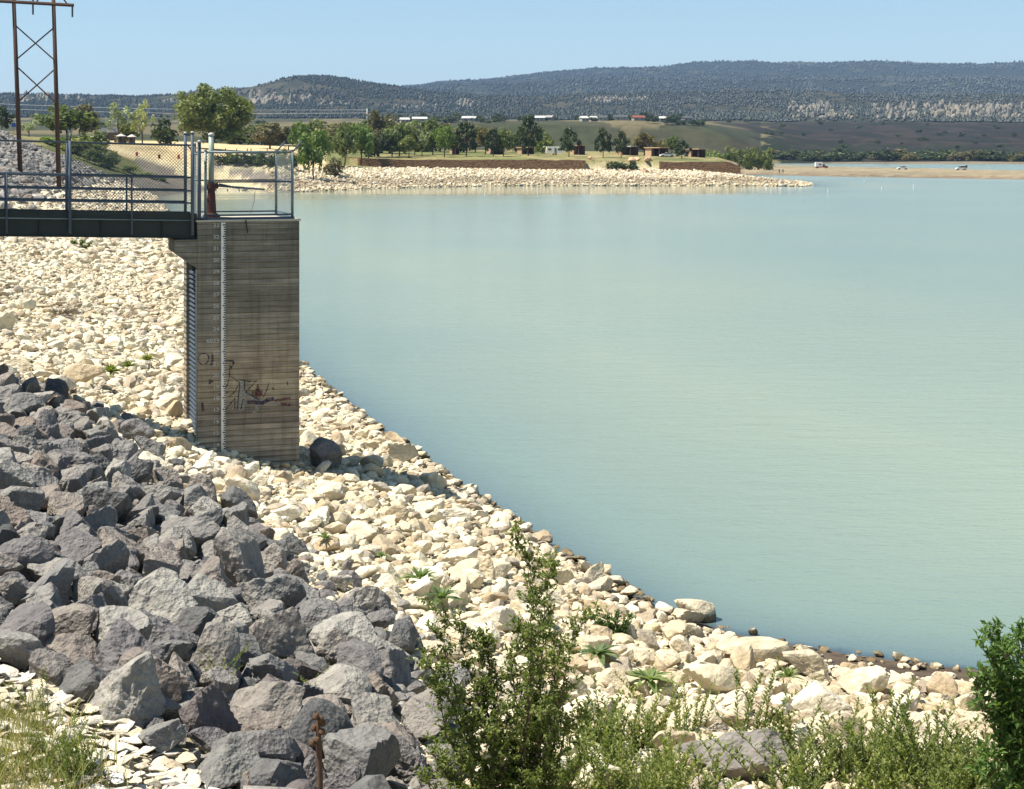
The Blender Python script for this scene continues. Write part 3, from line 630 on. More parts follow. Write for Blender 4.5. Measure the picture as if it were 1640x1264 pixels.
# spray paint, thin strips a few millimetres off the face; photo pixels mapped onto the face
def face(x, y):
    u = (x-316)/162*TW; z = ZT-(y-355)/60.6*1.0; return u, z
def stroke(mb, pts, wd, y=-.005):
    pts = [face(*p) for p in pts]
    for a in range(len(pts)-1):
        (x0, z0), (x1, z1) = pts[a], pts[a+1]; dx, dz = x1-x0, z1-z0; L = math.hypot(dx, dz)+1e-6; nx, nz = -dz/L*wd/2, dx/L*wd/2; ex, ez = dx/L*wd*.3, dz/L*wd*.3
        mb.add([[x0+nx-ex, y, z0+nz-ez], [x0-nx-ex, y, z0-nz-ez], [x1-nx+ex, y, z1-nz+ez], [x1+nx+ex, y, z1+nz+ez]], Q=[[0, 1, 2, 3]])
def gz(x, y): return (300+x/1264*190, 560+y/1264*190)
def spray(col, name):
    k = NT(name, .8, .3); tc = k.n('ShaderNodeTexCoord'); n = k.noise(tc.outputs['Object'], 14, 5, .8); k.color(col)
    tr = k.n('ShaderNodeBsdfTransparent'); mx = k.n('ShaderNodeMixShader'); k.l(k.ramp(n, [(.36, .05), (.58, .85)]), mx.inputs[0]); k.l(tr.outputs[0], mx.inputs[1]); k.l(k.b.outputs[0], mx.inputs[2]); k.l(mx.outputs[0], k.t.nodes['Material Output'].inputs[0]); return k.m
gb = MB()
for s_, w_ in (([(400,118),(480,124),(485,150),(455,200)], .045), ([(445,170),(440,290),(420,380),(380,430)], .035), ([(330,480),(430,455)], .03), ([(455,285),(540,350),(548,400),(535,500)], .03),
               ([(435,510),(500,450),(530,395)], .03), ([(540,325),(650,350),(730,352)], .035), ([(720,355),(612,462)], .03), ([(612,462),(700,520),(760,560)], .03), ([(858,365),(840,440),(800,520)], .03), ([(600,350),(598,440)], .03),
               ([(262,50),(265,110),(250,155)], .05), ([(215,50),(235,80)], .03), ([(240,315),(235,350),(265,330)], .05), ([(160,560),(165,640)], .06), ([(1050,370),(1060,410)], .03), ([(895,435),(910,445)], .05), ([(585,540),(560,640)], .03), ([(500,520),(495,640)], .03), ([(495,530),(400,640)], .025), ([(535,500),(525,640)], .03)):
    stroke(gb, [gz(*p) for p in s_], w_*1.05)
c_ = [gz(170+55*math.cos(t), 90+60*math.sin(t)) for t in np.linspace(0, 6.3, 15)]; stroke(gb, c_, .03)
gr = gb.build('graffiti', spray((.02,.02,.04), 'dark_spray_paint'), tower)
g2 = MB(); stroke(g2, [gz(575,365), gz(565,640)], .17, -.004); stroke(g2, [gz(610,480), gz(720,545), gz(770,580), gz(700,690)], .10, -.004); stroke(g2, [gz(480,560), gz(478,640)], .06, -.004); stroke(g2, [gz(830,600), gz(1000,605)], .05, -.004)
g2.build('graffiti_fill', spray((.34,.34,.32), 'pale_spray_paint'), gr)
g3 = MB(); stroke(g3, [gz(740,390), gz(735,440)], .05, -.0055); stroke(g3, [gz(690,480), gz(775,480)], .13, -.0055); stroke(g3, [gz(735,440), gz(740,520)], .12, -.0055); stroke(g3, [gz(930,570), gz(1080,548)], .07, -.0055); stroke(g3, [gz(990,610), gz(1080,622)], .07, -.0055)
g3.build('graffiti_red', spray((.13,.03,.04), 'red_spray_paint'), gr)
g4 = MB(); stroke(g4, [gz(640,570), gz(720,580), gz(790,590), gz(840,560), gz(900,550)], .10, -.006)
g4.build('graffiti_smudge', spray((.05,.04,.09), 'violet_spray_paint'), gr)

# ---------------------------------------------------------------- chain link cage and gate on the tower
def link_panel(mb, o, u, L, z0, z1, sp=.085, r=.0026):
    """diamond mesh between z0 and z1 over length L along u"""
    o = np.array(o, float); u = np.array(u, float); H = z1-z0; n = int((L+H)/sp)
    for i in range(1, n):
        c = i*sp
        for sgn in (1, -1):
            a0 = max(0, c-H); a1 = min(L, c); p0, p1 = (a0, c-a0), (a1, c-a1)
            if sgn < 0: p0, p1 = (L-p0[0], p0[1]), (L-p1[0], p1[1])
            P0 = o+u*p0[0]+np.array([0, 0, z0+p0[1]]); P1 = o+u*p1[0]+np.array([0, 0, z0+p1[1]])
            if np.linalg.norm(P1-P0) > .02: mb.tube([P0, P1], r, 3, False)
    return mb
def bar(name, P, R, mat, parent, n=10, bevel=0):
    m = MB(); m.tube(P, R, n); return m.build(name, mat, parent, True)
cage = empty('cage_fence', (LX, LY, 0), TH); tag(cage, 'chain link cage fence with outward leaning arms on top of the concrete tower', 'fence')
c0, c1, d0, d1 = .22, TW-.16, .18, TD-.25; zb_, zt_ = ZT+.05, ZT+1.84
for (x, y) in ((c0+.02, d0), (c1, d0), (c1, d1), (c0+.0, d1)):
    p = bar('post', [(x, y, zb_), (x, y, zt_+.04)], .038, M['galv'], cage); bar('cap', [(x, y, zt_+.04), (x, y, zt_+.075)], [.048, .01], M['galv'], p)
for (x, y) in ((c1, d0), (c1, d1)): bar('arm', [(x, y, zt_), (x+.26, y+.0, zt_+.30)], .022, M['steel'], cage)
bar('arm', [(c0+.1, d1, zt_-.1), (c0-.22, d1, zt_+.28)], .022, M['steel'], cage)
for (a, bb) in (((c0, d0), (c1, d0)), ((c1, d0), (c1, d1)), ((c0, d1), (c1, d1))):
    for z, r_ in ((zt_, .032), (zb_+1.0, .022), (zb_+.12, .022)): bar('rail', [(a[0], a[1], z), (bb[0], bb[1], z)], r_, M['galv' if z == zt_ else 'steel'], cage)
mb = MB(); link_panel(mb, (c0, d0, 0), (1, 0, 0), c1-c0, zb_+.12, zt_); mb.build('mesh_panel', M['wire'], cage)
mb = MB(); link_panel(mb, (c1, d0, 0), (0, 1, 0), d1-d0, zb_+.12, zt_, r=.0018); mb.build('mesh_panel', M['wire'], cage)
mb = MB(); link_panel(mb, (c0, d1, 0), (1, 0, 0), c1-c0, zb_+.12, zt_); mb.build('mesh_panel', M['wire'], cage)
mb = MB(); mb.box((c0, d0-.05, zb_), (c1+.05, d0+.05, zb_+.06)); mb.box((c1-.05, d0+.052, zb_), (c1+.05, d1, zb_+.058)); mb.build('base_channel', M['steel'], cage)
# gate operator
op = empty('gate_hoist', (LX, LY, 0), TH); tag(op, 'rusty hand cranked gate hoist with a tall stem pipe inside the tower cage', 'hoist')
hx, hy = .52, 1.1
m = MB(); m.tube([(hx,hy,ZT+.05),(hx,hy,ZT+.12),(hx,hy,ZT+.2),(hx,hy,ZT+.8),(hx,hy,ZT+.86),(hx,hy,ZT+1.0)], [.24,.24,.14,.10,.13,.12], 14)
m.tube([(hx-.16,hy,ZT+.93),(hx+.18,hy,ZT+.93)], .08, 10); m.build('pedestal', M['rust'], op)
s_ = bar('stem', [(hx, hy, ZT+1.0), (hx, hy, ZT+2.28)], .075, M['stem'], op); bar('cap', [(hx,hy,ZT+2.28),(hx,hy,ZT+2.34),(hx,hy,ZT+2.37)], [.085,.085,.03], M['roofw'], s_)
m = MB(); m.tube([(hx+.15,hy,ZT+.93),(hx+1.4,hy-.3,ZT+.83)], .028, 8); m.tube([(hx+.2,hy,ZT+.98),(hx+.75,hy,ZT+.86)], .022, 8); m.build('crank_bar', M['steel'], op)
m = MB(); m.tube([(hx+.1,hy-.2,ZT+.09),(hx+.5,hy-.5,ZT+.08),(hx+.9,.3,ZT+.07),(hx+.75,-.04,ZT+.03),(hx+.8,-.05,ZT-.3)], .018, 6); m.build('hanging_cable', M['black'], op)
m = MB(); m.tube([(hx+1.15,hy-.25,ZT+.83),(hx+1.12,hy-.25,ZT+.5),(hx+1.02,hy-.25,ZT+.18)], .007, 4); m.build('chain', M['rust'], op)

# ---------------------------------------------------------------- footbridge
br = empty('footbridge', (LX, LY, 0), TH); tag(br, 'dark steel footbridge with pipe handrails running from the bank to the concrete tower', 'bridge')
SL = .026; BL = 21.0
def bz(t, z): return z+SL*t
def bp(t, s, z): return (-t, s, bz(t, z))
def bar2(name, t0, t1, s, z, r_, mat='steel'):
    return bar(name, [bp(t0, s, z), bp(t1, s, z)], r_, M[mat], br)
S0, S1 = .12, 1.32; gz0, gz1 = 7.63, 8.13
def gird(s):
    m = MB(); t0, t1 = .05, BL
    def bx(sa, sb, za, zb):
        V = [bp(t, s_, z) for t in (t0, t1) for s_ in (sa, sb) for z in (za, zb)]
        m.add(V, Q=[[0,1,3,2],[4,6,7,5],[0,4,5,1],[2,3,7,6],[0,2,6,4],[1,5,7,3]])
    bx(s-.01, s+.01, gz0+.02, gz1-.02); bx(s-.07, s+.07, gz1-.02, gz1); bx(s-.07, s+.07, gz0, gz0+.02)
    for q in range(0, 14):
        t = .9+q*1.55; V = [bp(tt, s_, z) for tt in (t, t+.012) for s_ in (s-.065, s-.012) for z in (gz0+.021, gz1-.021)]
        m.add(V, Q=[[0,1,3,2],[4,6,7,5],[0,4,5,1],[2,3,7,6],[0,2,6,4],[1,5,7,3]])
    return m.build('girder', M['girder'], br)
gird(S0); gird(S1)
m = MB(); V = [bp(t, s_, z) for t in (-.25, BL) for s_ in (S0-.06, S1+.06) for z in (gz1+.002, gz1+.05)]; m.add(V, Q=[[0,1,3,2],[4,6,7,5],[0,4,5,1],[2,3,7,6],[0,2,6,4],[1,5,7,3]]); m.build('deck', M['steel'], br)
for s_ in (S0-.075, S1+.075):
    m = MB(); V = [bp(t, q, z) for t in (.0, BL) for q in (s_-.006, s_+.006) for z in (gz1+.004, gz1+.16)]; m.add(V, Q=[[0,1,3,2],[4,6,7,5],[0,4,5,1],[2,3,7,6],[0,2,6,4],[1,5,7,3]]); m.build('toe_plate', M['girder'], br)
bar2('conduit', .1, BL, S0-.10, gz1-.03, .016, 'galv')
ZR = (8.22+1.01, 8.22+.66, 8.22+.34)
for s_ in (S0-.12, S1+.12):
    for z, r_ in zip(ZR, (.030, .024, .024)): bar2('handrail', .12, BL, s_, z, r_)
    bar2('top_rail', .12, BL, s_, 8.22+1.86, .024)
pt = [.13+1.56*i for i in range(13)]
for i, t in enumerate(pt):
    tall = i % 2 == 0
    for s_, low in ((S0-.13, 7.72), (S1+.13, 8.0)):
        top = 8.22+(2.18 if i == 0 else 1.9 if tall else 1.01)
        p = bar('post', [bp(t, s_, low), bp(t, s_, top)], .042 if tall else .026, M['steel'], br)
        if i == 0: bar('cap', [bp(t, s_, top), bp(t, s_, top+.05)], [.058, .03], M['roofw'], p)
        elif tall: bar('arm', [bp(t, s_, top), bp(t-.06, s_, top+.30)], [.02, .012], M['steel'], p)
for (ta, tb) in ((pt[0], pt[2]),):
    for s_ in (S0-.13, S1+.13):
        m = MB(); o_ = np.array(bp(tb, s_, 0)); link_panel(m, (-tb, s_, SL*(ta+tb)/2), (1, 0, 0), tb-ta, 8.25, 8.22+1.86, r=.0036); m.build('mesh_panel', M['wire'], br)
# gate between bridge and cage
gt_ = empty('chain_link_gate', (LX, LY, 0), TH); tag(gt_, 'narrow chain link gate with capped posts where the footbridge meets the tower', 'gate')
for (x, y, h) in ((.06, .05, 2.05), (.10, 1.35, 2.0)):
    p = bar('gate_post', [(x, y, ZT+.05), (x, y, ZT+.05+h)], .05, M['steel'], gt_); bar('cap', [(x,y,ZT+.05+h),(x,y,ZT+.11+h)], [.062,.03], M['roofw'], p)
m = MB()
for z in (ZT+.15, ZT+1.1, ZT+1.8): m.tube([(.08, .12, z), (.10, 1.28, z)], .022, 8)
for y in (.14, 1.27): m.tube([(.09, y, ZT+.15), (.09, y, ZT+1.8)], .022, 8)
m.build('gate_frame', M['galv'], gt_); m = MB(); link_panel(m, (.09, .14, 0), (0, 1, 0), 1.13, ZT+.15, ZT+1.8); m.build('mesh_panel', M['wire'], gt_)

# ---------------------------------------------------------------- transmission pylon
YP = 195.0
def pz(x, y, Y=YP): v = px(x, y, Y); return np.array(v)
g1 = pz(33, 276); g2_ = pz(95, 306); g1[2] = H1(g1[0], g1[1])-.3; g2_[2] = H1(g2_[0], g2_[1])-.3
py = empty('transmission_pylon', (float(g1[0]), YP, float(g1[2]))); tag(py, 'brown timber H frame power pylon with crossed braces on the dark riprap', 'pylon')
def rel(p): return np.array(p)-np.array(py.location)
tA, tB = pz(21, -28), pz(85, -22)
bar('pole', [rel(g1), rel(tA)], [.29, .22], M['wood'], py, 12); bar('pole', [rel(g2_), rel(tB)], [.29, .22], M['wood'], py, 12)
def on(g, t, y): 
    za = HY; zt = EYE-(y-HY)/F*YP; f = (zt-g[2])/(t[2]-g[2]); return g+(t-g)*f
m = MB()
for (a, bq) in ((40, 97), (106, 165)):
    m_ = MB(); m_.tube([rel(on(g1, tA, a)), rel(on(g2_, tB, bq))+np.array([0,-.25,0])], .085, 6); m_.build('brace', M['wood'], py)
    m_ = MB(); m_.tube([rel(on(g1, tA, bq-1)), rel(on(g2_, tB, a+3))+np.array([0,.25,0])], .085, 6); m_.build('brace', M['wood'], py)
c1_, c2_ = pz(-110, -4), pz(119, 9)
m = MB(); m.tube([rel(c1_)+np.array([0,-.3,0]), rel(c2_)+np.array([0,-.3,0])], .22, 6); m.build('crossarm', M['wood'], py)
for (xa, ya, xb, yb) in ((48,0,62,-14),(58,4,70,-14),(108,7,92,-14),(54,2,38,-14)):
    m = MB(); m.tube([rel(pz(xa,ya)), rel(pz(xb,yb))], .09, 6); m.build('knee_brace', M['wood'], py)
for x, y in ((54, 6), (117, 10), (-60, 2)):
    m = MB(); P = [rel(pz(x, y+i*1.0))+np.array([0,-.3,0]) for i in range(19)]; m.tube(P, [.08+.05*(i % 2) for i in range(19)], 8); m.build('insulator', M['darkroof'], py)
far_pole = empty('power_pole', (0,0,0)); P0 = ray_ground(588, 205, 600, 1600); bar('pole', [(P0.x, P0.y, P0.z-1), (P0.x, P0.y, EYE-(174-HY)/F*P0.y)], .35, M['roofw'], far_pole)
far_pole.location = (P0.x, P0.y, 0)
for ch in far_pole.children:
    for v in ch.data.vertices: v.co.x -= P0.x; v.co.y -= P0.y
tag(far_pole, 'pale slender power pole above the trees at the end of the thin wires', 'pole')
for (ya, yb) in ((164, 176), (172, 181)):
    P = []
    for i in range(25):
        f = i/24; x = -60+(588+60)*f; y = ya+(yb-ya)*f+6*math.sin(math.pi*f)*.8; P.append(np.array(px(x, y, P0.y-8*(1-f))))
    m = MB(); m.tube(P, .11, 4, False); tag(m.build('power_line', M['roofw']), ('upper' if ya == 164 else 'lower')+' thin pale power line strung across the wooded hill behind the trees', 'power line')
# ---------------------------------------------------------------- plants near the camera
def leaves_np(P, Dr, N, L, W, fold=.25, r=None):
    """leaf blades: base P, direction Dr, normal N, length L, width W; six points each"""
    n = len(P); Dr = Dr/np.linalg.norm(Dr, axis=1)[:, None]; S = np.cross(Dr, N); S /= np.linalg.norm(S, axis=1)[:, None]+1e-9; Nn = np.cross(S, Dr)
    L = L[:, None]; W = W[:, None]
    V = np.stack([P, P+Dr*L*.4+S*W*.5+Nn*W*fold, P+Dr*L*.45, P+Dr*L*.4-S*W*.5+Nn*W*fold, P+Dr*L-Nn*L*.12], 1)
    T = np.array([[0,1,2],[0,2,3],[1,4,2],[2,4,3]]); TT = (T[None]+(np.arange(n)*5)[:, None, None]).reshape(-1, 3)
    return V.reshape(-1, 3), TT
def shrub(name, label, cat, branches, mat, Yb, leaf=.04, dens=1.0, twig=.28, group=None, narrow=.55, seed=0, depth=.5, foot=None, side=1.0):
    """branches: lists of (px, py) polylines at about depth Yb, given real depth by a lateral wander"""
    r = np.random.default_rng(seed); st = MB(); LP, LD, LN, LL, LW = [], [], [], [], []
    b0 = branches[0][0] if foot is None else foot; g = px(b0[0], b0[1], Yb); g = Vector((g.x, g.y, H1(g.x, g.y)))
    root = empty(name, g); tag(root, label, cat, group); G = np.array(g)
    for bi, br_ in enumerate(branches):
        dz = r.uniform(-depth, depth); n = len(br_); pts = []
        for i, (x, y) in enumerate(br_): pts.append(np.array(px(x, y, Yb+dz*(i+1)/n))-G)
        if br_[0] == b0: pts[0] = np.array([0, 0, -.05])
        # resample
        seg = [np.linalg.norm(pts[i+1]-pts[i]) for i in range(n-1)]; tot = sum(seg); m_ = max(4, int(tot/.10)); Q = []
        for i in range(m_+1):
            s_ = tot*i/m_; k_ = 0
            while k_ < n-2 and s_ > seg[k_]: s_ -= seg[k_]; k_ += 1
            Q.append(pts[k_]+(pts[k_+1]-pts[k_])*min(1, s_/seg[k_])+r.normal(size=3)*.012)
        st.tube(Q, [max(.004, .016*(1-i/m_)*min(1.6, tot)) for i in range(m_+1)], 6, False)
        sides = []
        if tot > 1.0:
            for i in range(2, m_, 2):
                f = i/m_; d = r.normal(size=3); d[2] = abs(d[2])*.5+.45; d /= np.linalg.norm(d); L_ = r.uniform(.25, .62)*(1.15-.6*f)*side; S_ = [Q[i]]
                for q in range(4): d = d+r.normal(size=3)*.12+np.array([0,0,.06]); d /= np.linalg.norm(d); S_.append(S_[-1]+d*L_/4)
                st.tube(S_, [.007,.006,.004,.003,.0015], 4, False); sides += [(p_, .5) for p_ in S_[1:]]
        for (p_, f) in sides:
            for _ in range(3):
                d = r.normal(size=3); d[2] = abs(d[2])*.5+.3; d /= np.linalg.norm(d); tl = twig*r.uniform(.25, .6); E = p_+d*tl; st.tube([p_, E], [.003, .0012], 3, False)
                for q in range(int(tl/(leaf*.45))+2):
                    LP.append(p_+(E-p_)*r.uniform(.1, 1.1)); LD.append(d*.5+r.normal(size=3)*.8); LN.append(np.array([0,0,1.])+r.normal(size=3)*.6); LL.append(leaf*r.uniform(.6, 1.25)); LW.append(leaf*narrow*r.uniform(.8, 1.2))
        for i in range(1, m_+1):
            f = i/m_
            if f < .12 and tot > .8: continue
            for _ in range(max(1, int(5.0*dens+r.random()))):
                d = r.normal(size=3); d[2] = abs(d[2])*.6+.3; d /= np.linalg.norm(d); tl = twig*r.uniform(.35, 1.0)*(1.25-.75*f)
                E = Q[i]+d*tl; st.tube([Q[i], (Q[i]+E)/2+r.normal(size=3)*.01, E], [.004, .003, .0015], 3, False)
                nl = int(tl/(leaf*.42))+2
                for q in range(nl):
                    p = Q[i]+(E-Q[i])*(q+.6)/nl; ld = d*.5+r.normal(size=3)*.75; LP.append(p); LD.append(ld); LN.append(np.array([0,0,1.])+r.normal(size=3)*.55); LL.append(leaf*r.uniform(.7, 1.25)); LW.append(leaf*narrow*r.uniform(.8, 1.2))
    st.build('stems', M['bark'], root)
    V, T = leaves_np(np.array(LP), np.array(LD), np.array(LN), np.array(LL), np.array(LW)); rn = np.repeat(np.clip(r.normal(.45, .28, len(LP)), 0, 1), 5)
    link('foliage', np_mesh('foliage', V, T, None, [mat], False, fl={'rnd': rn}), root); return root
shrub('elm_sapling', 'tall bushy green sapling with small leaves rising in front of the pale bank', 'sapling',
  [[(835,1350),(838,1200),(850,1080),(852,960),(845,900),(822,858)], [(835,1350),(850,1180),(870,1040),(872,960),(885,885)], [(835,1350),(860,1200),(900,1110),(915,1030),(935,985)],
   [(835,1350),(800,1230),(770,1130),(742,1040),(735,985)], [(835,1350),(780,1240),(740,1150),(715,1060),(708,965)], [(835,1350),(760,1260),(715,1180),(700,1100),(690,1060)], [(835,1350),(790,1210),(775,1100),(765,1030)],
   [(835,1350),(740,1290),(700,1240),(692,1190)], [(835,1350),(820,1220),(830,1150),(820,1080),(832,1000)], [(835,1350),(890,1240),(905,1170),(890,1100)], [(835,1350),(800,1290),(760,1240),(735,1200)], [(835,1350),(880,1290),(895,1230)], [(835,1350),(850,1290),(840,1240)],
   [(835,1350),(810,1260),(790,1180),(800,1130)],[(835,1350),(770,1290),(730,1260),(700,1225)],[(835,1350),(790,1260),(750,1190),(720,1120),(705,1075)],[(835,1350),(830,1250),(805,1180),(785,1080),(775,1010)],[(835,1350),(870,1260),(890,1180),(885,1080),(900,1020)],[(835,1350),(760,1300),(710,1280),(680,1250)],[(835,1350),(845,1270),(820,1200),(760,1150)],[(835,1350),(900,1280),(925,1230),(935,1190)],[(835,1350),(865,1230),(868,1120),(855,1010)]],
  M['leaf_elm'], 18.3, .060, .6, .25, seed=3, side=.95, narrow=.5, depth=.7)
shrub('leafy_bush', 'dark glossy leaved bush at the right edge standing in front of the muddy shore', 'bush',
  [[(1690,1380),(1640,1250),(1612,1150),(1600,1060),(1590,1000)], [(1690,1380),(1625,1240),(1600,1190),(1575,1140),(1562,1075)], [(1690,1380),(1650,1220),(1640,1100),(1635,1020)], [(1690,1380),(1680,1200),(1690,1080),(1700,1000)], [(1690,1380),(1600,1290),(1585,1250),(1600,1200)],
   [(1690,1380),(1640,1280),(1615,1230)], [(1690,1380),(1660,1200),(1620,1110),(1570,1030)], [(1690,1380),(1720,1250),(1750,1120)], [(1690,1380),(1640,1180),(1610,1090),(1610,1040)], [(1690,1380),(1655,1260),(1640,1170),(1625,1130)], [(1690,1380),(1670,1150),(1660,1060)],[(1690,1380),(1630,1200),(1600,1120),(1580,1100)]],
  M['leaf_dark'], 17.0, .095, .7, .30, seed=5, side=.62, narrow=.42, depth=.5)
shrub('leafy_bush', 'small low shrub on the pale stones just right of the tall sapling top', 'bush', [[(985,1025),(965,1005),(950,992)], [(985,1025),(985,1000),(990,985)], [(985,1025),(1000,1005),(1010,990)], [(985,1025),(975,1000),(975,990)]], M['leaf_dark'], ray_ground(985,1022).y, .06, 2.6, .24, seed=8, depth=.2)
# rosettes
def rosette(x, y, R_, label, seed, up=.55, mat='leaf_mullein', n=26):
    g = ray_ground(x, y); r = np.random.default_rng(seed); V, T, RN = [], [], []
    for i in range(n):
        a = i*2.4+r.normal()*.15; e = up*(.25+1.2*i/n)+r.normal()*.08; L = R_*(1.05-.45*i/n)*r.uniform(.8, 1.1); W = L*.11
        d = np.array([math.cos(a), math.sin(a), 0]); s_ = np.array([-d[1], d[0], 0]); b_ = len(V); m_ = 6
        for j in range(m_+1):
            f = j/m_; c_ = d*L*f*math.cos(e)+np.array([0, 0, L*(f*math.sin(e)-.35*f*f*(1-e*.5))+.05]); wv = W*math.sin(math.pi*min(1, .12+f*.88))**.8*(1 if j < m_ else .05)
            V += [c_+s_*wv+np.array([0,0,wv*.35]), c_, c_-s_*wv+np.array([0,0,wv*.35])]
        for j in range(m_): 
            q = b_+3*j; T += [[q,q+1,q+4],[q,q+4,q+3],[q+1,q+2,q+5],[q+1,q+5,q+4]]
        RN += [r.uniform(0, 1)]*(3*(m_+1))
    o = link('rosette_plant', np_mesh('rosette_plant', np.array(V), np.array(T), None, [M[mat]], True, fl={'rnd': RN})); o.location = g+Vector((0,0,.22)); o.scale = (1.25,1.25,1.25); tag(o, label, 'plant'); return o
for a in ((958,1075,.40,'spiky rosette of long green leaves on the stones right of the sapling',1), (1040,1118,.45,'largest spiky green rosette, just above the band of weeds',2), (672,952,.40,'leafy green rosette on the pale stones, upper left of the sapling',3,.7), (706,985,.38,'green rosette touching the top left of the sapling',4,.75),
          (1262,1112,.26,'upright green rosette alone among white stones right of the weeds',5,1.0), (520,886,.20,'tiny green plant at the edge of the dark boulders below the tower',6,.9), (612,915,.16,'tiny pale green tuft among cobbles below the middle of the bank',7,.8)): rosette(*a)
for a in ((178,612,.36,'low bright green tuft in the pale stones left of the tower, lowest of three',11,1.0), (205,602,.30,'low green tuft in the pale stones left of the tower, middle of three',12,1.0), (236,590,.32,'low green tuft nearest the tower side among pale stones',13,.9)): rosette(*a, mat='leaf_weed', n=60)
# upright weeds
def weed_mesh(seed, h=.55, stems=6, leaf=.055):
    r = np.random.default_rng(seed); st = MB(); LP, LD, LN, LL, LW = [], [], [], [], []
    for s_ in range(stems):
        b_ = np.array([*r.normal(size=2)*.10, -.05]); hh = h*r.uniform(.6, 1.1); lean = r.normal(size=2)*.16; Q = [b_+np.array([lean[0]*f*f*hh*2, lean[1]*f*f*hh*2, hh*f]) for f in np.linspace(0, 1, 6)]
        st.tube(Q, [.005,.0045,.004,.003,.0025,.001], 4, False)
        n = int(hh/.014)
        for i in range(n):
            f = .12+.88*i/n; p = Q[int(min(4, f*5))]*(1-(f*5-int(min(4,f*5))))+Q[int(min(4, f*5))+1]*(f*5-int(min(4,f*5))); a = i*2.4+r.normal()*.3; LP.append(p); LD.append(np.array([math.cos(a), math.sin(a), r.uniform(.7, 1.5)])); LN.append(np.array([0,0,1.])+r.normal(size=3)*.3); LL.append(leaf*(1.15-.5*f)*r.uniform(.7,1.2)); LW.append(leaf*.32)
    V, T = leaves_np(np.array(LP), np.array(LD), np.array(LN), np.array(LL), np.array(LW)); return st.mesh('stems', M['leaf_weed']), np_mesh('foliage', V, T, None, [M['leaf_weed']], False, fl={'rnd': np.repeat(r.random(len(LP)), 5)})
WM = [weed_mesh(40+i, .55+.12*(i % 3), 8+i % 5, .075) for i in range(7)]
def weed(x, y, k, s_, label='leafy upright green weed in the band of weeds along the bottom right', group='green weeds along the bottom right', cat='weed'):
    g = ray_ground(x, y) if y < 1330 else Vector(px(x, y, 17)); root = empty('leafy_weed', (g.x, g.y, H1(g.x, g.y)), rr.uniform(0, 6.28)); root.scale = (s_, s_, s_); tag(root, label, cat, group)
    link('stems', WM[k][0], root); link('foliage', WM[k][1], root)
band = [(900,1264),(960,1210),(1000,1160),(1050,1150),(1100,1170),(1150,1150),(1220,1155),(1300,1180),(1400,1215),(1480,1250),(1560,1262)]
for i in range(84):
    x = rr.uniform(890, 1640); t = np.interp(x, [890,960,1050,1150,1250,1350,1450,1560,1640], [1245,1215,1180,1170,1180,1200,1225,1245,1250]); y = t+rr.random()**1.1*(1345-t)
    if 1110 < x < 1280 and 1200 < y < 1290: continue
    weed(x, y, rr.integers(7), rr.uniform(1.0, 1.65))
for (x, y, s_, lab) in ((352,1110,.7,'single leafy green stem growing between dark boulders at lower left'), (122,1240,.75,'green leafy stem on the pale stone chips right of the grass'), (505,1130,.6,'green leafed shoots above the brown dead stalk'), (1255,1110,.4,'small weed beside the upright rosette on white stones')): weed(x, y, 2, s_, lab, None)
# dead stalk with seed heads
g = px(512, 1300, 16.2); stk = empty('dead_stalk', (g.x, g.y, H1(g.x, g.y))); tag(stk, 'brown dead stalk with knobbly seed heads standing over the dark boulders', 'stalk')
G = np.array(stk.location); P = [np.array([0,0,-.05])]+[np.array(px(x, y, 16.2))-G for x, y in ((513,1250),(511,1200),(510,1170),(509,1140))]
m = MB(); m.tube(P, [.028,.026,.03,.024,.012], 8); m.build('stem', M['stalk'], stk, True)
for i, (x, y) in enumerate(((506,1148),(514,1152),(503,1166),(516,1172),(508,1185),(517,1158),(500,1190))):
    c_ = np.array(px(x, y, 16.15+.03*(i % 3)))-G; V = ICO[3][0]*.032*(1+.25*np.sin(ICO[3][0]*19).sum(1)[:, None]*.4)+c_; link('seed_head', np_mesh('seed_head', V, ICO[3][1], None, [M['stalk']], True), stk)
# dry brush
def brush(x, y, R_, label, seed, mat='twig', hgt=.8, n=60):
    g = ray_ground(x, y); r = np.random.default_rng(seed); m = MB()
    for i in range(n):
        a = r.uniform(0, 6.28); e = r.uniform(.3, 1.3)*hgt; L = R_*r.uniform(.5, 1); d = np.array([math.cos(a)*math.cos(e), math.sin(a)*math.cos(e), math.sin(e)]); p = np.array([r.normal()*.05, r.normal()*.05, 0]); P = [p]
        for q in range(4): d = d+r.normal(size=3)*.18; d /= np.linalg.norm(d); P.append(P[-1]+d*L/4)
        m.tube(P, [.008,.006,.005,.003,.002], 3, False)
        for q in (2, 3):
            d2 = d+r.normal(size=3)*.6; d2 /= np.linalg.norm(d2); m.tube([P[q], P[q]+d2*L*.35], [.004,.0015], 3, False)
    o = m.build('dry_brush', M[mat]); o.location = g+Vector((0,0,.05)); tag(o, label, 'dry bush'); return o
brush(100,508,1.3,'dead grey brown brush on the pale stones far left below the bridge',1,'bark',.5,70); brush(200,512,1.1,'thin dead brush halfway between the grey brown brush and the tower',2,hgt=.6,n=40)
brush(165,428,1.3,'tall dry stalks standing just under the footbridge',3,hgt=1.3,n=14); brush(180,436,1.0,'second clump of dry stalks just under the footbridge',4,hgt=1.2,n=10); brush(285,648,.7,'tangled dead twigs beside the lower left of the tower',5,'bark',.3,50)
brush(30,470,.9,'small dead bush at the left edge below the bridge',6,'bark',.6,40)
shrub('leafy_bush', 'small bright green bush growing right under the footbridge', 'bush', [[(128,405),(118,395),(115,388)], [(128,405),(130,393),(132,386)], [(128,405),(140,396),(145,390)]], M['leaf_weed'], ray_ground(128,404).y, .12, 1.6, .45, seed=9, depth=.6)
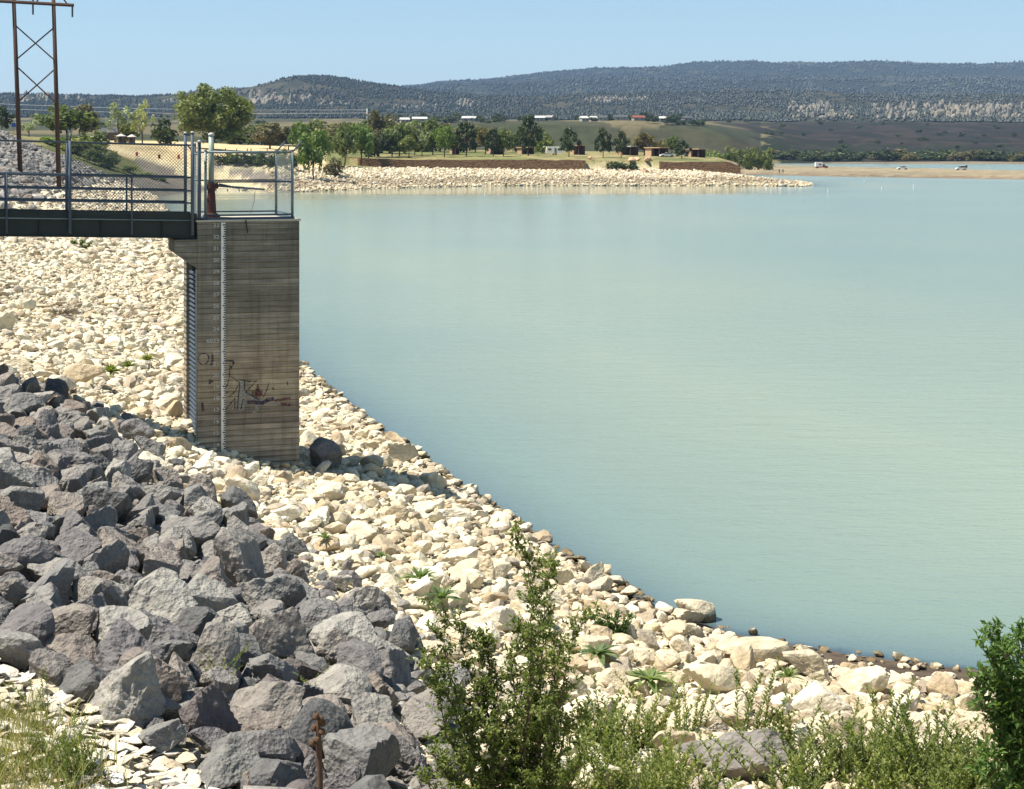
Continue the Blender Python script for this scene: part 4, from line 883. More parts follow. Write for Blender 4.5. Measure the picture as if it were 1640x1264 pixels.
# grass in the lower left corner
n = 6000; r = np.random.default_rng(77); x_ = r.uniform(-60, 235, n); y_ = 1085+np.abs(x_-10)*.45+r.random(n)**.8*230; Yg = r.uniform(14.6, 16.8, n)
X = (x_-CX)/F*Yg; Yv = np.clip(F*(EYE-4.0)/(y_-HY), 13.6, 17.6); X = (x_-CX)/F*Yv; Zg = height(X, Yv); thin = r.random(n) < np.clip(1.25-np.maximum(x_, 0)/170, .06, 1); X, Yv, Zg = X[thin], Yv[thin], Zg[thin]; n = len(X)
a = r.uniform(0, 6.28, n); L = r.uniform(.10, .38, n)*(1+(r.random(n) < .09)*1.1); ln = r.uniform(.1, .6, n)*L; wdt = r.uniform(.003, .007, n)
d = np.stack([np.cos(a)*ln, np.sin(a)*ln, np.zeros(n)], 1); s_ = np.stack([-np.sin(a+1), np.cos(a+1), np.zeros(n)], 1)*wdt[:, None]; B = np.stack([X, Yv, Zg-.02], 1); up = np.array([0,0,1.])
V = np.stack([B-s_, B+s_, B+d*.35+up*L[:,None]*.55+s_*.8, B+d*.35+up*L[:,None]*.55-s_*.8, B+d+up*L[:,None]*.95], 1).reshape(-1, 3); i5 = np.arange(n)*5
T = np.concatenate([np.stack([i5,i5+1,i5+2],1), np.stack([i5,i5+2,i5+3],1), np.stack([i5+3,i5+2,i5+4],1)])
tag(link('grass', np_mesh('grass', V, T, None, [M['grass']], False, fl={'rnd': np.repeat(r.random(n)**.8, 5)})), 'green and straw coloured grass in the lower left corner', 'grass', None, 'stuff')
# driftwood at the water's edge on the right
for q in range(14): weed(rr.uniform(-10, 150), rr.uniform(1150, 1300), rr.integers(7), rr.uniform(.5, .8), 'leafy green weed growing in the dry grass of the lower left corner', 'weeds in the lower left grass')
g = ray_ground(1505, 1062); dw = MB(); dw.tube([(0,0,0),(-.03,0,.12),(-.02,0,.30)], [.03,.022,.006], 7); dw.tube([(0,0,.03),(.10,0,.0),(.22,0,-.05)], [.035,.03,.02], 7); dw.tube([(-.02,0,.05),(-.12,.03,.0),(-.18,.05,-.08)], [.028,.02,.012], 7); dw.tube([(0,0,.1),(.05,0,.16)], [.018,.006], 6)
o = dw.build('driftwood', M['twig'], None, True); o.location = g+Vector((0,0,.06)); tag(o, 'forked bleached driftwood at the water edge near the right bush', 'driftwood')
# ---------------------------------------------------------------- far trees
def crown_mesh(seed, kind, mat, n=520, leaf=.055):
    """crown in a unit box (height 1, width 1): leaf clumps round limb ends"""
    r = np.random.default_rng(seed); C_ = []
    if kind == 'round':
        k_ = 30
        for i in range(k_): 
            v = r.normal(size=3); v /= np.linalg.norm(v); v[2] = v[2]*.8; C_.append((v*np.array([.42,.42,.38])*r.uniform(.45,1)+[0,0,.53], r.uniform(.10,.17)))
    elif kind == 'loose':
        for i in range(18): v = r.normal(size=3); v /= np.linalg.norm(v); C_.append((v*np.array([.38,.38,.36])*r.uniform(.3,1)+[0,0,.58], r.uniform(.06,.12)))
    elif kind == 'pine':
        for i in range(20): f = i/19; a = i*2.4; q = .42*math.sin(math.pi*(.18+.80*f))**.8*r.uniform(.45,1.05); C_.append((np.array([math.cos(a)*q, math.sin(a)*q, .26+.66*f+r.normal()*.02]), r.uniform(.09,.14)))
    elif kind == 'bush':
        for i in range(14): v = r.normal(size=3); v /= np.linalg.norm(v); v[2] = abs(v[2]); C_.append((v*np.array([.38,.38,.62])*r.uniform(.4,1)+[0,0,.14], r.uniform(.13,.22)))
    elif kind == 'dome':
        for i in range(90): v = r.normal(size=3); v /= np.linalg.norm(v); C_.append((v*np.array([.43,.43,.40])*r.uniform(.6,1.0)+[0,0,.54], r.uniform(.07,.12)))
    W = np.array([c[1]**2 for c in C_]); pick = r.choice(len(C_), n, p=W/W.sum()); CN = np.array([c[0] for c in C_])[pick]; CR = np.array([c[1] for c in C_])[pick]
    d = r.normal(size=(n, 3)); d /= np.linalg.norm(d, axis=1)[:, None]; P = CN+d*(CR*r.uniform(.4, 1.08, n))[:, None]
    nrm = d+r.normal(size=(n, 3))*.6; nrm /= np.linalg.norm(nrm, axis=1)[:, None]; u = np.cross(nrm, r.normal(size=(n, 3))); u /= np.linalg.norm(u, axis=1)[:, None]; v = np.cross(nrm, u)
    s_ = (leaf*r.uniform(.5, 1.2, n))[:, None]; V = np.stack([P-u*s_-v*s_*.3, P+u*s_*.3-v*s_*.7, P+u*s_*.9+v*s_*.4, P-u*s_*.2+v*s_*.8], 1).reshape(-1, 3); Q = np.arange(n*4).reshape(-1, 4)
    rn = np.repeat(np.clip(np.array([hash((seed, int(q))) % 100/100 for q in pick])*.55+r.random(n)*.45, 0, 1), 4)
    return np_mesh('crown', V, None, Q, [mat], False, fl={'rnd': rn}), [c for c in C_]
def trunk_mesh(seed, C_, thick=.03, low=0):
    r = np.random.default_rng(seed); m = MB(); top = .55; b_ = np.array([0,0,-.03]); P = [b_, np.array([r.normal()*.01, r.normal()*.01, .18]), np.array([r.normal()*.03, r.normal()*.03, top])]; m.tube(P, [thick, thick*.8, thick*.35], 7, False)
    for i in range(0, len(C_), max(1, len(C_)//7)): c_ = C_[i][0]; s_ = P[1]+(P[2]-P[1])*r.uniform(0, .7); m.tube([s_, (s_+c_)/2+np.array([0,0,.03]), c_], [thick*.4, thick*.28, thick*.1], 5, False)
    return m.mesh('trunk', M['bark'])
TV = {}
for nm_, kind, mat, n, leaf in (('green', 'round', 'tree_green', 1900, .040), ('bright', 'round', 'tree_bright', 1900, .040), ('brown', 'round', 'tree_brown', 1700, .038), ('pale', 'loose', 'tree_pale', 600, .034), ('pine', 'pine', 'tree_dark', 1500, .040), ('bush', 'bush', 'tree_green', 700, .055), ('bushb', 'bush', 'tree_bright', 700, .055), ('bushd', 'bush', 'tree_dark', 600, .06), ('bushbr', 'bush', 'tree_brown', 600, .055), ('dome', 'dome', 'tree_green', 9000, .024), ('domeb', 'dome', 'tree_green', 14000, .019)):
    L_ = []
    for q in range(3):
        cm, C_ = crown_mesh(900+q*7+sum(map(ord, nm_)), kind, M[mat], n, leaf); L_.append((cm, trunk_mesh(q+5, C_, .022 if kind != 'bush' else .015)))
    TV[nm_] = L_
def tree(kind, x, yb, yt, wd, Yd, label, cat='tree', group=None, name=None, trunk=True):
    X_ = (x-CX)/F*Yd; z = H1(X_, Yd); h = (yb-yt)/F*Yd; 
    top = EYE-(yt-HY)/F*Yd; h = max(top-z, h*.6); w_ = wd/F*Yd*1.38; h *= 1.06; q = rr.integers(3)
    root = empty(name or ('pine_tree' if kind == 'pine' else 'shrub' if kind.startswith('bush') else 'leafy_tree'), (X_, Yd, z), rr.uniform(0, 6.28)); root.scale = (w_, w_, h); tag(root, label, cat, group)
    link('crown', TV[kind][q][0], root)
    if trunk: link('trunk', TV[kind][q][1], root)
    return root
def YG(x, y, Y0=385, Y1=2400): return ray_ground(x, y, Y0, Y1).y
T_ = tree
T_('domeb',340,246,138,104,452,'large spreading green cottonwood behind the tower gate, biggest tree on the far shore')
T_('pine',3,206,172,34,430,'dark conifer cut by the left edge above the riprap')
T_('green',108,216,165,80,440,'broad green tree between the two pylon poles'); T_('brown',136,212,160,44,445,'taller brown tinged tree just right of the right pylon pole')
T_('pale',46,218,192,36,420,'pale silvery bush with light blossom beside the left pylon pole','bush',name='shrub'); T_('pale',190,212,164,48,470,'silvery grey sparse tree behind the two small huts'); T_('pale',228,214,157,40,475,'tall nearly bare pale tree right of the small huts')
T_('bushd',257,222,178,46,470,'dark evergreen shrub to the left of the big cottonwood','shrub'); T_('brown',432,232,193,56,520,'brown tinged scrub tree right of the big cottonwood'); T_('brown',462,236,200,36,525,'low brown thicket tree behind the cage fence arms')
T_('bright',480,245,190,30,500,'slim light green tree above the cage fence corner'); T_('bush',208,222,190,50,480,'dark green bush behind the two small huts','shrub')
for i, (x, yb, yt, w_, kd) in enumerate(((88,236,212,56,'bushb'),(125,250,214,70,'bush'),(150,238,206,56,'bush'),(158,262,224,50,'bushbr'),(176,272,240,40,'bush'),(140,262,236,50,'bush'),(205,278,264,32,'bush'),(236,286,274,28,'bushb'),(262,293,282,22,'bush'))):
    T_(kd,x,yb,yt,w_,ray_ground(x,yb-2,346,520).y,'willow scrub bush behind the far end of the riprap dam','shrub','scrub behind the end of the dam')
for i, (x, yb, yt, w_) in enumerate(((352,262,243,26),(372,264,240,28),(392,265,238,30),(412,266,240,32),(432,268,242,32),(452,267,236,28),(470,270,238,30))): T_('bush' if i % 2 else 'bushd',x,yb,yt,w_,ray_ground(x,yb-1,385,520).y,'dark green shrub in the row between the sandy lot and the bay','shrub','shrub row above the bay')
T_('bright',502,268,203,44,425,'bright green bushy tree at the water side just right of the cage')
T_('bushbr',532,272,240,34,440,'reddish brown leafless thicket right of the bright green tree','shrub')
for i in range(12):
    x = 705+i*15+rr.uniform(-4,4); T_(('green','brown','bush')[i % 3],x,243,rr.uniform(200,212),rr.uniform(26,36),565+rr.uniform(0,50),'green tree behind the shelters on the lawn','tree','trees behind the shelters',name='leafy_tree')
for i in range(30):
    x = 488+i*9+rr.uniform(-4,4) if i < 26 else 375+(i-26)*22; T_(('green','bush','brown','bush')[rr.integers(4)],x,240,rr.uniform(186,206),rr.uniform(36,52),560+rr.uniform(0,60),'dark green tree in the dense back row of the grove','tree','back row of the peninsula grove',name='leafy_tree')
for a in (('green',552,250,196,40,470,'rounded green tree, first of the shore row right of the bright one'),('bright',578,252,194,44,482,'light green vase shaped tree above the start of the long wall'),('brown',612,248,172,52,540,'tallest greyish green tree of the peninsula grove'),('bushd',606,252,196,44,505,'very dark tree in the middle of the grove'),('green',640,244,192,40,520,'green tree right of the dark one in the grove'),
          ('brown',664,240,196,30,530,'brownish tree near the middle of the peninsula lawn'),('green',693,240,186,36,535,'tall rounded green tree with pale leaves left of the first hut'),('pale',676,240,206,26,520,'pale grey green bush on the lawn left of the tall rounded tree'),('bright',712,252,198,32,515,'leaning light green tree left of the first shelter'),
          ('pine',747,246,197,34,520,'dark pine directly right of the first shelter'),('brown',777,244,198,32,545,'brownish conifer between the first two shelters'),('green',806,242,204,26,525,'small green tree before the second shelter'),('pine',846,248,190,34,530,'tallest open branched pine on the lawn, left of the trailer'),('bush',870,242,216,34,560,'light green shrub behind the white trailer'),
          ('pine',911,252,207,28,520,'pine just right of the white trailer'),('pine',966,253,209,27,515,'round topped pine above the collapsed wall'),('pine',995,254,212,24,515,'sparse pine left of the grey roofed shelter'),('brown',1032,250,209,38,545,'round russet brown tree between two shelters'),('bushbr',1056,248,216,28,550,'olive tree touching the russet one'),('green',1076,248,216,26,560,'green tree right of the olive one'),('pine',1092,253,226,24,520,'small dark tree beside the parked car'),
          ('brown',590,250,200,34,490,'brown stemmed tree behind the light green vase shaped one'),('green',725,246,210,22,540,'small round tree behind the first shelter roof'),('pine',790,246,208,24,520,'slim dark conifer right of the brownish one'),('green',655,250,212,26,505,'small dark crowned tree low on the lawn'),('green',628,250,200,34,510,'shaded green tree at the grove edge')): T_(*a)
for i in range(12):
    x = 1125+i*10+rr.uniform(-3,3); T_('bushb' if i < 4 else 'bush',x,250,228+rr.uniform(-3,6)+i*.6,20,650+i*6,'green streamside bush right of the last shelter','shrub','streamside bushes')
for i in range(62):
    x = 1195+i*8.4+rr.uniform(-4,4); T_(('bushbr','bushd','bushd','bushd')[rr.integers(4)],x,258,rr.uniform(232,248),rr.uniform(18,44),1150+rr.uniform(0,60),'dark riverside shrub along the far bank beyond the sandbar','shrub','dark shrubs on the far bank')
for i in range(70):
    x = rr.uniform(860,1640); Yd = rr.uniform(900,2100) if x < 1180 else rr.uniform(1300,2150); s_ = rr.uniform(4,9)
    X_ = (x-CX)/F*Yd; yb = HY+(EYE-H1(X_, Yd))*F/Yd; T_('bushd',x,yb,yb-s_,s_*1.3,Yd,'small dark juniper dotted on the open far slope','shrub','junipers on the far slope',name='juniper_bush',trunk=False)
for i in range(44):
    x = rr.uniform(600,1135); Yd = rr.uniform(1290,1420); X_ = (x-CX)/F*Yd; yb = HY+(EYE-H1(X_, Yd))*F/Yd; s_ = rr.uniform(7,15); T_('bushd' if rr.random() < .7 else 'pine',x,yb,yb-s_,s_*1.5,Yd,'dark tree on the skyline bench among the distant houses','tree','dark trees among the distant houses',name='dark_tree',trunk=False)
for i in range(16):
    x = rr.uniform(-20,600); Yd = rr.uniform(900,1500); X_ = (x-CX)/F*Yd; yb = HY+(EYE-H1(X_, Yd))*F/Yd; s_ = rr.uniform(7,16); T_('bushd' if i % 2 else 'green',x,yb,yb-s_,s_*1.7,Yd,'dark far tree in the fields behind the sandy lot','tree','far trees in the fields',name='dark_tree',trunk=False)
# ---------------------------------------------------------------- woodland and cliffs on the hills
n = 210000; r = np.random.default_rng(5); Yf = 2250*(9000/2250)**r.random(n); xf = r.uniform(-350, 2000, n); X = (xf-CX)/F*Yf; Zf = height(X, Yf, np.full(n, 5e4)); dn = fbm(X/120, Yf/260, 4, 5)
kp = (r.random(n) < np.clip(.6+dn*3.2, .08, 1)); X, Yf, Zf = X[kp], Yf[kp], Zf[kp]; n = len(X)
V0 = np.array([[1,0,0],[-1,0,0],[0,1,0],[0,-1,0],[0,0,1],[0,0,-1.]]); T0_ = np.array([[0,2,4],[2,1,4],[1,3,4],[3,0,4],[2,0,5],[1,2,5],[3,1,5],[0,3,5]]); sz = r.uniform(1.3, 3.0, n)*(1+(Yf > 4500)*.6)
V = V0[None]*np.stack([sz, sz, sz*r.uniform(.9, 1.5, n)], 1)[:, None, :]*r.uniform(.65, 1.25, (n, len(V0), 1))+np.stack([X, Yf, Zf+sz*.7], 1)[:, None, :]
T = (T0_[None]+(np.arange(n)*len(V0))[:, None, None]).reshape(-1, 3)
tag(link('hill_woodland', np_mesh('hill_woodland', V.reshape(-1, 3), T, None, [M['forest']], False, fl={'rnd': np.repeat(r.random(n), len(V0))})), 'dark pinyon and juniper woodland covering the distant hills', 'woodland', None, 'stuff')
kc = NT('pale_sandstone', .95, .1); tc = kc.n('ShaderNodeTexCoord'); f_ = kc.noise(tc.outputs['Object'], .08, 6, .7); kc.color(kc.mix(f_, (.12,.11,.09), (.36,.325,.26)))
def cliff(areas, label, seed, name='cliff'):
    r = np.random.default_rng(seed); VV, TT, off = [], [], 0
    for (xa, xb, ya, yb, n, s0, s1) in areas:
        for i in range(int(n*1.5)):
            x = r.uniform(xa, xb); y = r.uniform(ya, yb); g = ray_ground(x, y, 2200, 4200, 500); s_ = r.uniform(s0, s1)
            P = stone(int(r.integers(1e6)), 2, 10, 1.5, .08, (1, .8, .9+.9*r.random())) @ np.array(Matrix.Rotation(r.uniform(0,6.28),3,'Z')); VV.append(P*s_*.72*np.array([1,1,1.25])+np.array(g)); TT.append(ICO[2][1]+off); off += len(P)
    me = np_mesh(name, np.concatenate(VV), np.concatenate(TT), None, [kc.m], False); tag(link(name, me), kind='structure'); return me
cliff([(402,450,156,166,34,5,11),(455,478,158,167,10,3,7),(482,500,158,166,12,4,9),(90,140,156,162,14,3,6),(30,80,155,163,26,4,8),(262,278,160,165,6,3,6)], '', 1)
cliff([(510,560,163,172,12,3,6),(630,700,170,176,26,2.5,5),(730,760,163,172,14,4,8),(660,700,154,158,8,2,4)], '', 2)
cliff([(936,985,159,166,26,3.5,6.5),(985,1040,159,163,22,3,5.5)], '', 3)
cliff([(1265,1330,166,190,60,3,7),(1330,1370,175,190,24,3,6)], '', 4)
cliff([(1400,1500,170,192,62,3.5,8),(1500,1640,172,191,110,3.5,9)], '', 5)
# ---------------------------------------------------------------- long stone wall at the shore
def strip_wall(pts, zb, name, label, thick=.5):
    m = MB()
    for (xa, ya, xb, yb) in pts:
        pass
    return m
wm = NT('dry_laid_stone_wall', .95, .15); tc = wm.n('ShaderNodeTexCoord'); vo = wm.n('ShaderNodeTexVoronoi', Scale=2.2); mp = wm.n('ShaderNodeMapping'); mp.inputs['Scale'].default_value = (.6,.6,1.3); wm.l(tc.outputs['Object'], mp.inputs[0]); wm.l(mp.outputs[0], vo.inputs['Vector'])
wm.color(wm.mix(wm.noise(tc.outputs['Object'], .6, 5, .7), wm.mix(vo.outputs['Distance'], (.20,.12,.07), (.08,.05,.035)), wm.mix(vo.outputs['Distance'], (.34,.22,.13), (.15,.09,.06)))); wm.bump(vo.outputs['Distance'], .8, .2)
def wall(cols, label):
    m = MB(); P = [(((x-CX)/F*Yw), Yw, zb, EYE-(yt-HY)/F*Yw) for (x, Yw, zb, yt) in cols]; P = [(P[0][0]+(P[-1][0]-P[0][0])*q/90,)*1 for q in range(91)]; xs_ = [(c_[0]-CX)/F*c_[1] for c_ in cols]; P = [(p_[0], float(np.interp(p_[0], xs_, [c_[1] for c_ in cols])), cols[0][2], EYE-(float(np.interp(p_[0], xs_, [c_[3] for c_ in cols]))-HY)/F*float(np.interp(p_[0], xs_, [c_[1] for c_ in cols]))+.5*float(fbm(p_[0]/6, 3.3, 4, 2))) for p_ in P]; n = len(P); V = []
    for (X_, Y_, zb, zt) in P: V += [(X_, Y_, zb-1.5), (X_, Y_, zt), (X_, Y_+.6, zt), (X_, Y_+.6, zb-1.5)]
    Q = []
    for i in range(n-1):
        a = 4*i; b_ = a+4
        for q in range(4): Q.append([a+q, b_+q, b_+(q+1)%4, a+(q+1)%4])
    Q += [[0,1,2,3],[4*n-4,4*n-1,4*n-2,4*n-3]]; m.add(V, Q=Q); o = m.build('stone_wall', wm.m); tag(o, label, 'wall'); return o
wall([(548,496,4.6,251)]+[(x, 488.5, 4.2, y) for x, y in ((575,252.5),(605,254.5),(640,256),(700,256.5),(780,256),(860,256),(938,257))], 'long brown stone retaining wall under the peninsula lawn, left of the gap')
wall([(x, 488.5, 4.2, y) for x, y in ((1056,258.5),(1100,259),(1150,259.5),(1168,260),(1176,263),(1186,267))], 'shorter brown stone retaining wall right of the collapsed gap')
RK = [np_mesh('wall_block', stone(700+i, 3, 8, 2, .05, (1,.8,.6)), ICO[3][1], None, [M['adobe']], True) for i in range(5)]
for i in range(26):
    x = rr.uniform(942, 1056); Yd = rr.uniform(478, 494); X_ = (x-CX)/F*Yd; put_stone(RK[i % 5], X_, Yd, rr.uniform(.5, 1.4), rr, .3, .4, 'wall_block', 'tumbled tan block where the long stone wall has collapsed', 'rock', 'blocks of the collapsed wall')
T_('bushd',988,266,254,34,487,'dark low thicket in the gap of the long wall','shrub'); T_('bushd',1010,267,257,22,486,'smaller dark thicket at the right of the wall gap','shrub')
# ---------------------------------------------------------------- shelters, huts, houses
def shelter(x, yb, wd, h, Yd, label, roof='roofw'):
    X_ = (x-CX)/F*Yd; z = H1(X_, Yd); root = empty('picnic_shelter', (X_, Yd, z), rr.uniform(-.1, .1)-.75); W_ = wd/F*Yd; Hh = h/F*Yd; D_ = W_*.75; tag(root, label, 'shelter')
    m = MB(); m.box((-W_/2, -D_/2, -1.5), (-W_/2+W_*.42, -D_/2+.3, Hh)); m.box((-W_/2, -D_/2+.302, -1.5), (-W_/2+.3, D_/2, Hh)); m.build('wall', M['adobe'], root)
    m = MB(); m.box((-W_/2+.302, D_/2-.25, -1.5), (W_/2-.1, D_/2-.01, Hh)); m.build('rear_wall', M['brown'], root)
    m = MB(); m.box((W_/2-.3, -D_/2, -1.5), (W_/2-.1, -D_/2+.2, Hh)); m.build('post', M['brown'], root)
    m = MB(); m.box((-W_/2-.25, -D_/2-.4, Hh+.002), (W_/2+.3, D_/2+.3, Hh+.28)); m.build('roof', M[roof], root)
    m = MB(); m.box((W_*.0, -.4, .72), (W_*.32, .4, .80)); m.box((W_*.1, -.1, 0), (W_*.2, .1, .719)); m.build('table', M['brown'], root)
for a in ((728,240,13,14,545,'narrow tan masonry shelter nearest the grove','adobe'),(793,242,22,16,550,'pinkish tan shelter between brown conifers','adobe'),(842,245,22,10,550,'low tan shelter behind the open branched pine','adobe'),(925,247,20,14,545,'dark fronted shelter right of the white trailer','adobe'),
          (1004,249,30,13,545,'grey roofed shelter with a dark opening and tan side','roofw'),(1052,251,30,13,540,'tan shelter with dark right half beside the russet tree','adobe'),(1114,252,26,12,545,'last tan shelter at the tip of the lawn','adobe')): shelter(*a[:5], a[5], a[6])
def hut(x, yb, wd, Yd, label):
    X_ = (x-CX)/F*Yd; z = H1(X_, Yd); root = empty('round_hut', (X_, Yd, z)); tag(root, label, 'hut'); R_ = wd/2/F*Yd
    m = MB(); m.tube([(0,0,-.5),(0,0,2.0)], R_*.80, 8); m.build('wall', M['brown'], root); m = MB(); m.tube([(0,0,2.0),(0,0,2.1),(0,0,2.75)], [R_*1.12,R_*1.12,.06], 8); m.build('roof', M['roofw'], root)
    m = MB(); m.box((-.4,-R_*.83,0),(.4,-R_*.70,1.8)); m.build('door', M['black'], root)
hut(194,226,15,452,'small brown round hut with pale conical roof, left one of a pair'); hut(211,226,14,450,'small brown round hut with pale conical roof, right one of a pair')
def house(x, yb, wd, h, Yd, label, wallm='stucco', roofm='darkroof', group=None, gable=True):
    X_ = (x-CX)/F*Yd; z = H1(X_, Yd); root = empty('house', (X_, Yd, z), rr.uniform(-.3,.3)); tag(root, label, 'house', group); W_ = wd/F*Yd; Hh = max(2.6, h/F*Yd*.62); D_ = 8
    m = MB(); m.box((-W_/2,-D_/2,-3),(W_/2,D_/2,Hh)); m.build('wall', M[wallm], root)
    m = MB(); m.prism([(-D_/2-.6,Hh+.005),(D_/2+.6,Hh+.005),(0,Hh+1.7)], -W_/2-.5, W_/2+.5, Matrix.Rotation(math.pi/2,4,'Z')); m.build('roof', M[roofm], root)
    for k_ in range(max(2, int(W_/5))):
        q = -W_/2+W_*(k_+.5)/max(2, int(W_/5)); m = MB(); m.box((q-.7,-D_/2-.04,.9),(q+.7,-D_/2-.003,2.1)); m.build('window', M['glass'], root)
for i, (x, w_, rf, lab) in enumerate(((648,18,'roofw','white roofed low house behind the grove'),(672,30,'roofw','long low building with white roof on the bench'),(752,30,'roofw','pale roofed house behind the pines'),(865,20,'roofw','bright roofed house left on the bench'),(935,14,'roofw','small white roofed house on the bench'),(950,12,'roofw','smallest white roofed house on the bench'),
    (967,16,'darkroof','dark roofed house right of the white roofs'),(995,26,'darkroof','wide blue grey roofed house on the bench'),(1022,24,'redroof','reddish roofed house at the middle of the bench'),(1063,18,'roofw','white roofed shed right of the red house'),(1100,18,'darkroof','last dark roofed house on the bench'),(880,14,'stucco','low tan house left of the white roofs'))):
    house(x, 192, w_*.75, 8, 1330+10*(i % 3), lab, 'stucco', rf)
house(180,206,30,14,560,'dark roofed house behind the silvery tree','brown','darkroof'); house(440,200,26,6,900,'low pale roofed shed behind the brown thicket','stucco','roofw')
def roofshade(x, y, Yd):
    X_ = (x-CX)/F*Yd; z = H1(X_, Yd); root = empty('open_ramada', (X_, Yd, z)); tag(root, 'open sided ramada with a flat white roof above the sandy lot', 'ramada'); m = MB(); m.box((-2.2,-1.5,2.3),(2.2,1.5,2.5)); m.build('roof', M['white'], root)
    for sx_ in (-2,2):
        for sy_ in (-1.3,1.3): m = MB(); m.box((sx_-.08,sy_-.08,-.3),(sx_+.08,sy_+.08,2.298)); m.build('post', M['brown'], root)
roofshade(468, 222, 500)
# ---------------------------------------------------------------- vehicles
def wheel(root, x, y, r_=.36):
    m = MB(); m.tube([(x, y-.11, r_), (x, y+.11, r_)], r_, 16); t_ = m.build('wheel', M['tyre'], root); m = MB(); m.tube([(x, y-.13, r_), (x, y+.13, r_)], r_*.55, 12); m.build('rim', M['stucco'], t_)
def car(x, Yd, label, prof, cab, mat, rz, cat='car', name='parked_car', L=4.6, zoff=0):
    X_ = (x-CX)/F*Yd; z = H1(X_, Yd); root = empty(name, (X_, Yd, z+zoff), rz); tag(root, label, cat)
    m = MB(); m.prism(prof, -.85, .85); m.build('body', M[mat], root, bevel=.05); m = MB(); m.prism(cab, -.78, .78); m.build('glasshouse', M['glass'], root)
    cx = sum(p[0] for p in cab)/len(cab); zt = max(p[1] for p in cab); xs = [p[0] for p in cab if abs(p[1]-zt) < .01]; m = MB(); m.box((min(xs)-.05,-.76,zt+.002),(max(xs)+.05,.76,zt+.06)); m.build('roof', M[mat], root)
    for wx in (prof[0][0]+.75, prof[1][0]-.8):
        for wy in (-.80, .80): wheel(root, wx, wy)
    for sx_ in (-.6, .6): m = MB(); m.box((prof[0][0]-.03, sx_-.14, .58), (prof[0][0]+.02, sx_+.14, .74)); m.build('headlight', M['galv'], root)
    return root
sed = [(-2.3,.3),(2.3,.3),(2.3,.85),(1.6,.95),(-1.0,.95),(-2.2,.75)]; cab = [(-1.0,.94),(1.6,.94),(1.05,1.42),(-.25,1.42)]
suv = [(-2.3,.35),(2.3,.35),(2.3,1.05),(-1.0,1.05),(-2.2,.9)]; cabs = [(-1.0,1.04),(2.25,1.04),(2.1,1.75),(-.3,1.75)]
car(1445, 735, 'white sedan parked on the sandbar beside the narrow channel', sed, cab, 'white', .1)
sv = car(1539, 715, 'white sport utility car with its dark tailgate raised, rightmost on the sandbar', suv, cabs, 'white', .15); m = MB(); m.box((2.32,-.7,.9),(2.6,.7,2.1)); m.build('tailgate', M['black'], sv)
rv = car(1316, 785, 'white camper van with a red bonnet parked on the left of the sandbar', [(-2.9,.35),(2.9,.35),(2.9,1.1),(-2.1,1.1),(-2.8,.95)], [(-1.6,1.09),(-.3,1.09),(-.3,1.8),(-1.2,1.8)], 'red', math.pi+.1, 'camper van', 'camper_van'); m = MB(); m.box((-.25,-1.0,.75),(3.1,1.0,2.75)); m.build('camper_box', M['white'], rv, bevel=.1); m = MB(); m.box((.6,1.003,1.5),(1.6,1.02,2.1)); m.build('window', M['glass'], rv)
car(1068, 535, 'white car parked between the last two shelters', sed, cab, 'white', .2); car(1092, 545, 'grey car partly hidden beside the small dark tree', sed, cab, 'stucco', .2)
X_ = (888-CX)/F*540; tr_ = empty('travel_trailer', (X_, 540, H1(X_, 540)), .05); tag(tr_, 'white travel trailer parked among the pines on the lawn', 'trailer')
m = MB(); m.prism([(-2.7,.5),(2.7,.5),(2.8,1.2),(2.6,2.7),(-2.6,2.7),(-2.8,1.2)], -1.1, 1.1); m.build('body', M['white'], tr_, bevel=.08)
for q in (-1.6, 1.5): m = MB(); m.box((q-.5,-1.13,1.5),(q+.5,-1.103,2.1)); m.build('window', M['glass'], tr_)
m = MB(); m.box((-.1,-1.13,.6),(.6,-1.103,2.2)); m.build('door', M['galv'], tr_); wheel(tr_, -.4, -.95, .34); wheel(tr_, .4, -.95, .34); m = MB(); m.tube([(-2.7,0,.55),(-3.6,0,.5)], .06, 6); m.build('hitch', M['black'], tr_)
